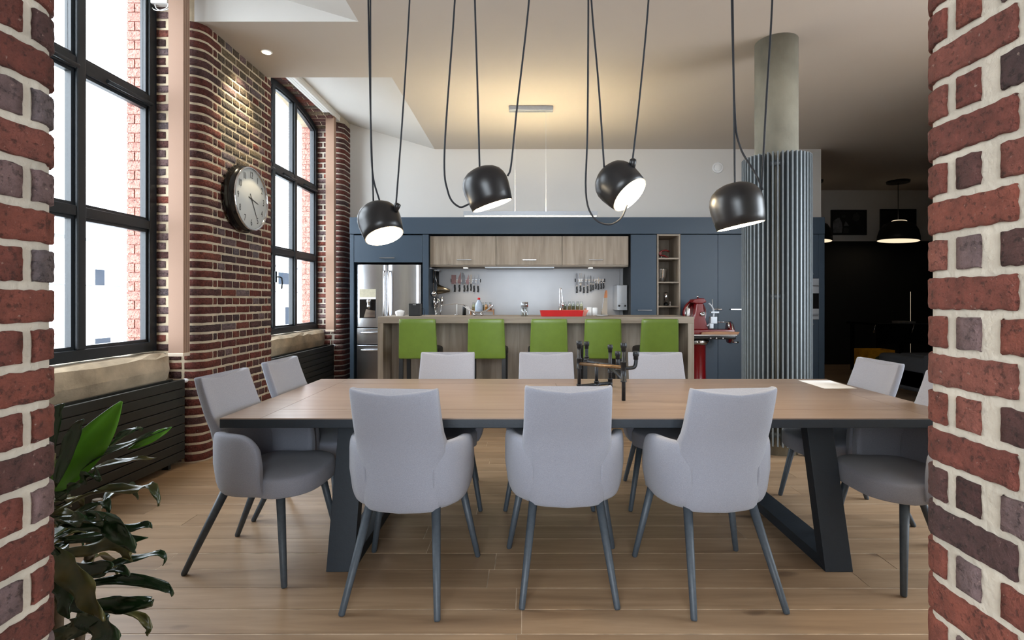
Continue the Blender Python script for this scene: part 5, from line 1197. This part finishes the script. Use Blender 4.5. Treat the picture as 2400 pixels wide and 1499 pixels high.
def dome(x, y, z, r, lb):
    t = thing('dome_pendant', (x, y, z), lb, 'lamp', 'dark dome pendant lamps'); mx = Matrix.Translation((x, y, z)) @ Matrix.Rotation(.06, 4, 'Y')
    MB().lathe([(r, 0), (r * .985, .08), (r * .9, .2), (r * .72, .30), (r * .36, .355), (r * .35, .36)], 40, mx).build('shade', M['black_plastic'], t)
    MB().lathe([(r * .97, -.002), (r * .95, .004), (0.001, .006)], 40, mx).build('diffuser', M['dim_glow'], t)
    MB().lathe([(r * .355, .365), (r * .3, .375), (.001, .376)], 32, mx).build('top_glow', M['dim_glow'], t)
    MB().tube([(x, y, z + .36), (x, y, ZC - .03)], .005, 6).build('cord', M['cord'], t); MB().lathe([(.18, ZC - .04), (.19, ZC - .002)], 28, Matrix.Translation((x, y, 0))).build('ceiling_rose', M['black_plastic'], t)
dome(dw(2105, 9.5), 9.5, H + (CY - 564) / F * 9.5, .335, 'black dome pendant lamp in front of the dark photo')
dome(dw(1903, 9.5), 9.5, H + (CY - 564) / F * 9.5, .335, 'black dome pendant lamp mostly hidden by the kitchen end')
# sofa
so = thing('sofa', (6.0, 6.9, 0), 'dark grey sofa in the living area behind the table end chair', 'sofa')
MB().box(4.95, 7.3, 6.3, 7.2, .12, .42).build('base', M['sofa'], so, bevel=.04, seg=4)
MB().box(4.95, 7.3, 6.1, 6.42, .12, .62).build('backrest', M['sofa'], so, bevel=.08, seg=5)
MB().box(4.95, 5.2, 6.3, 7.2, .12, .56).build('armrest', M['sofa'], so, bevel=.06, seg=4)
for i in range(2): MB().box(5.22 + i * 1.02, 6.2 + i * 1.02, 6.42, 7.18, .42, .56).build('seat_cushion', M['sofa'], so, bevel=.05, seg=4)
for xx in (5.1, 7.15):
    for yy in (6.25, 7.1): MB().box(xx - .03, xx + .03, yy - .03, yy + .03, 0, .12).build('foot', M['black_plastic'], so)
# yellow crate
yc = thing('storage_crate', (dw(2048, 8.3), 8.3, 0), 'yellow printed storage crate on the floor of the dark room', 'crate'); a, b = dw(2020, 8.3), dw(2082, 8.3)
zt = H - (818 - CY) / F * 8.3
for (x0, x1, yy0, yy1) in ((a, b, 8.15, 8.165), (a, b, 8.48, 8.495), (a, a + .015, 8.165, 8.48), (b - .015, b, 8.165, 8.48)): MB().box(x0, x1, yy0, yy1, 0, zt).build('side', M['yellow'], yc)
MB().box(a + .015, b - .015, 8.165, 8.48, .005, .02).build('bottom', M['yellow'], yc)
MB().prism([(a + .08, .24), (a + .12, .38), (a + .2, .42), (a + .27, .34), (a + .28, .24)], 8.146, 8.15, 'y').build('print_mark', M['spice_d'], yc)
# high dark table with things on it
ht = thing('high_table', (dw(2115, 9.0), 9.0, 0), 'black high table with chrome edge trim in the dark room', 'table'); zt = H - (757 - CY) / F * 8.8
a, b = dw(2052, 8.8), dw(2190, 8.8); MB().box(a, b, 8.75, 9.6, zt - .04, zt).build('top', M['black_gloss'], ht, bevel=.004)
MB().box(a, b, 8.742, 8.75, zt - .012, zt - .004).build('edge_trim', M['chrome'], ht)
for xx in (a + .05, b - .05):
    for yy in (8.8, 9.5): MB().box(xx - .025, xx + .025, yy - .025, yy + .025, 0, zt - .04).build('leg', M['black_gloss'], ht)
for px in (2052, 2142):
    MB().tube([(dw(px, 8.74), 8.735, zt - .02), (dw(px, 8.74) - .04, 8.735, zt - .16)], .006, 6).build('corner_trim', M['chrome'], ht)
MB().box(a + .03, b - .03, 8.78, 8.8, zt - .35, zt - .04).build('apron', M['black_gloss'], ht)
bk_ = thing('magazine', (dw(2112, 9.0), 8.95, zt), 'magazine lying on the black high table', 'magazine'); MB().box(dw(2098, 9), dw(2128, 9), 8.82, 9.08, zt, zt + .03).build('pages', M['print_light'], bk_)
mbx = dw(2168, 9.4); tag(MB().lathe([(.14, 0), (.14, .012), (.014, .02), (.014, 1.45), (0, 1.455)], 16, Matrix.Translation((mbx, 9.75, 0))).build('metal_stand', M['chrome']), 'slender chrome stand beside the black high table', 'stand')
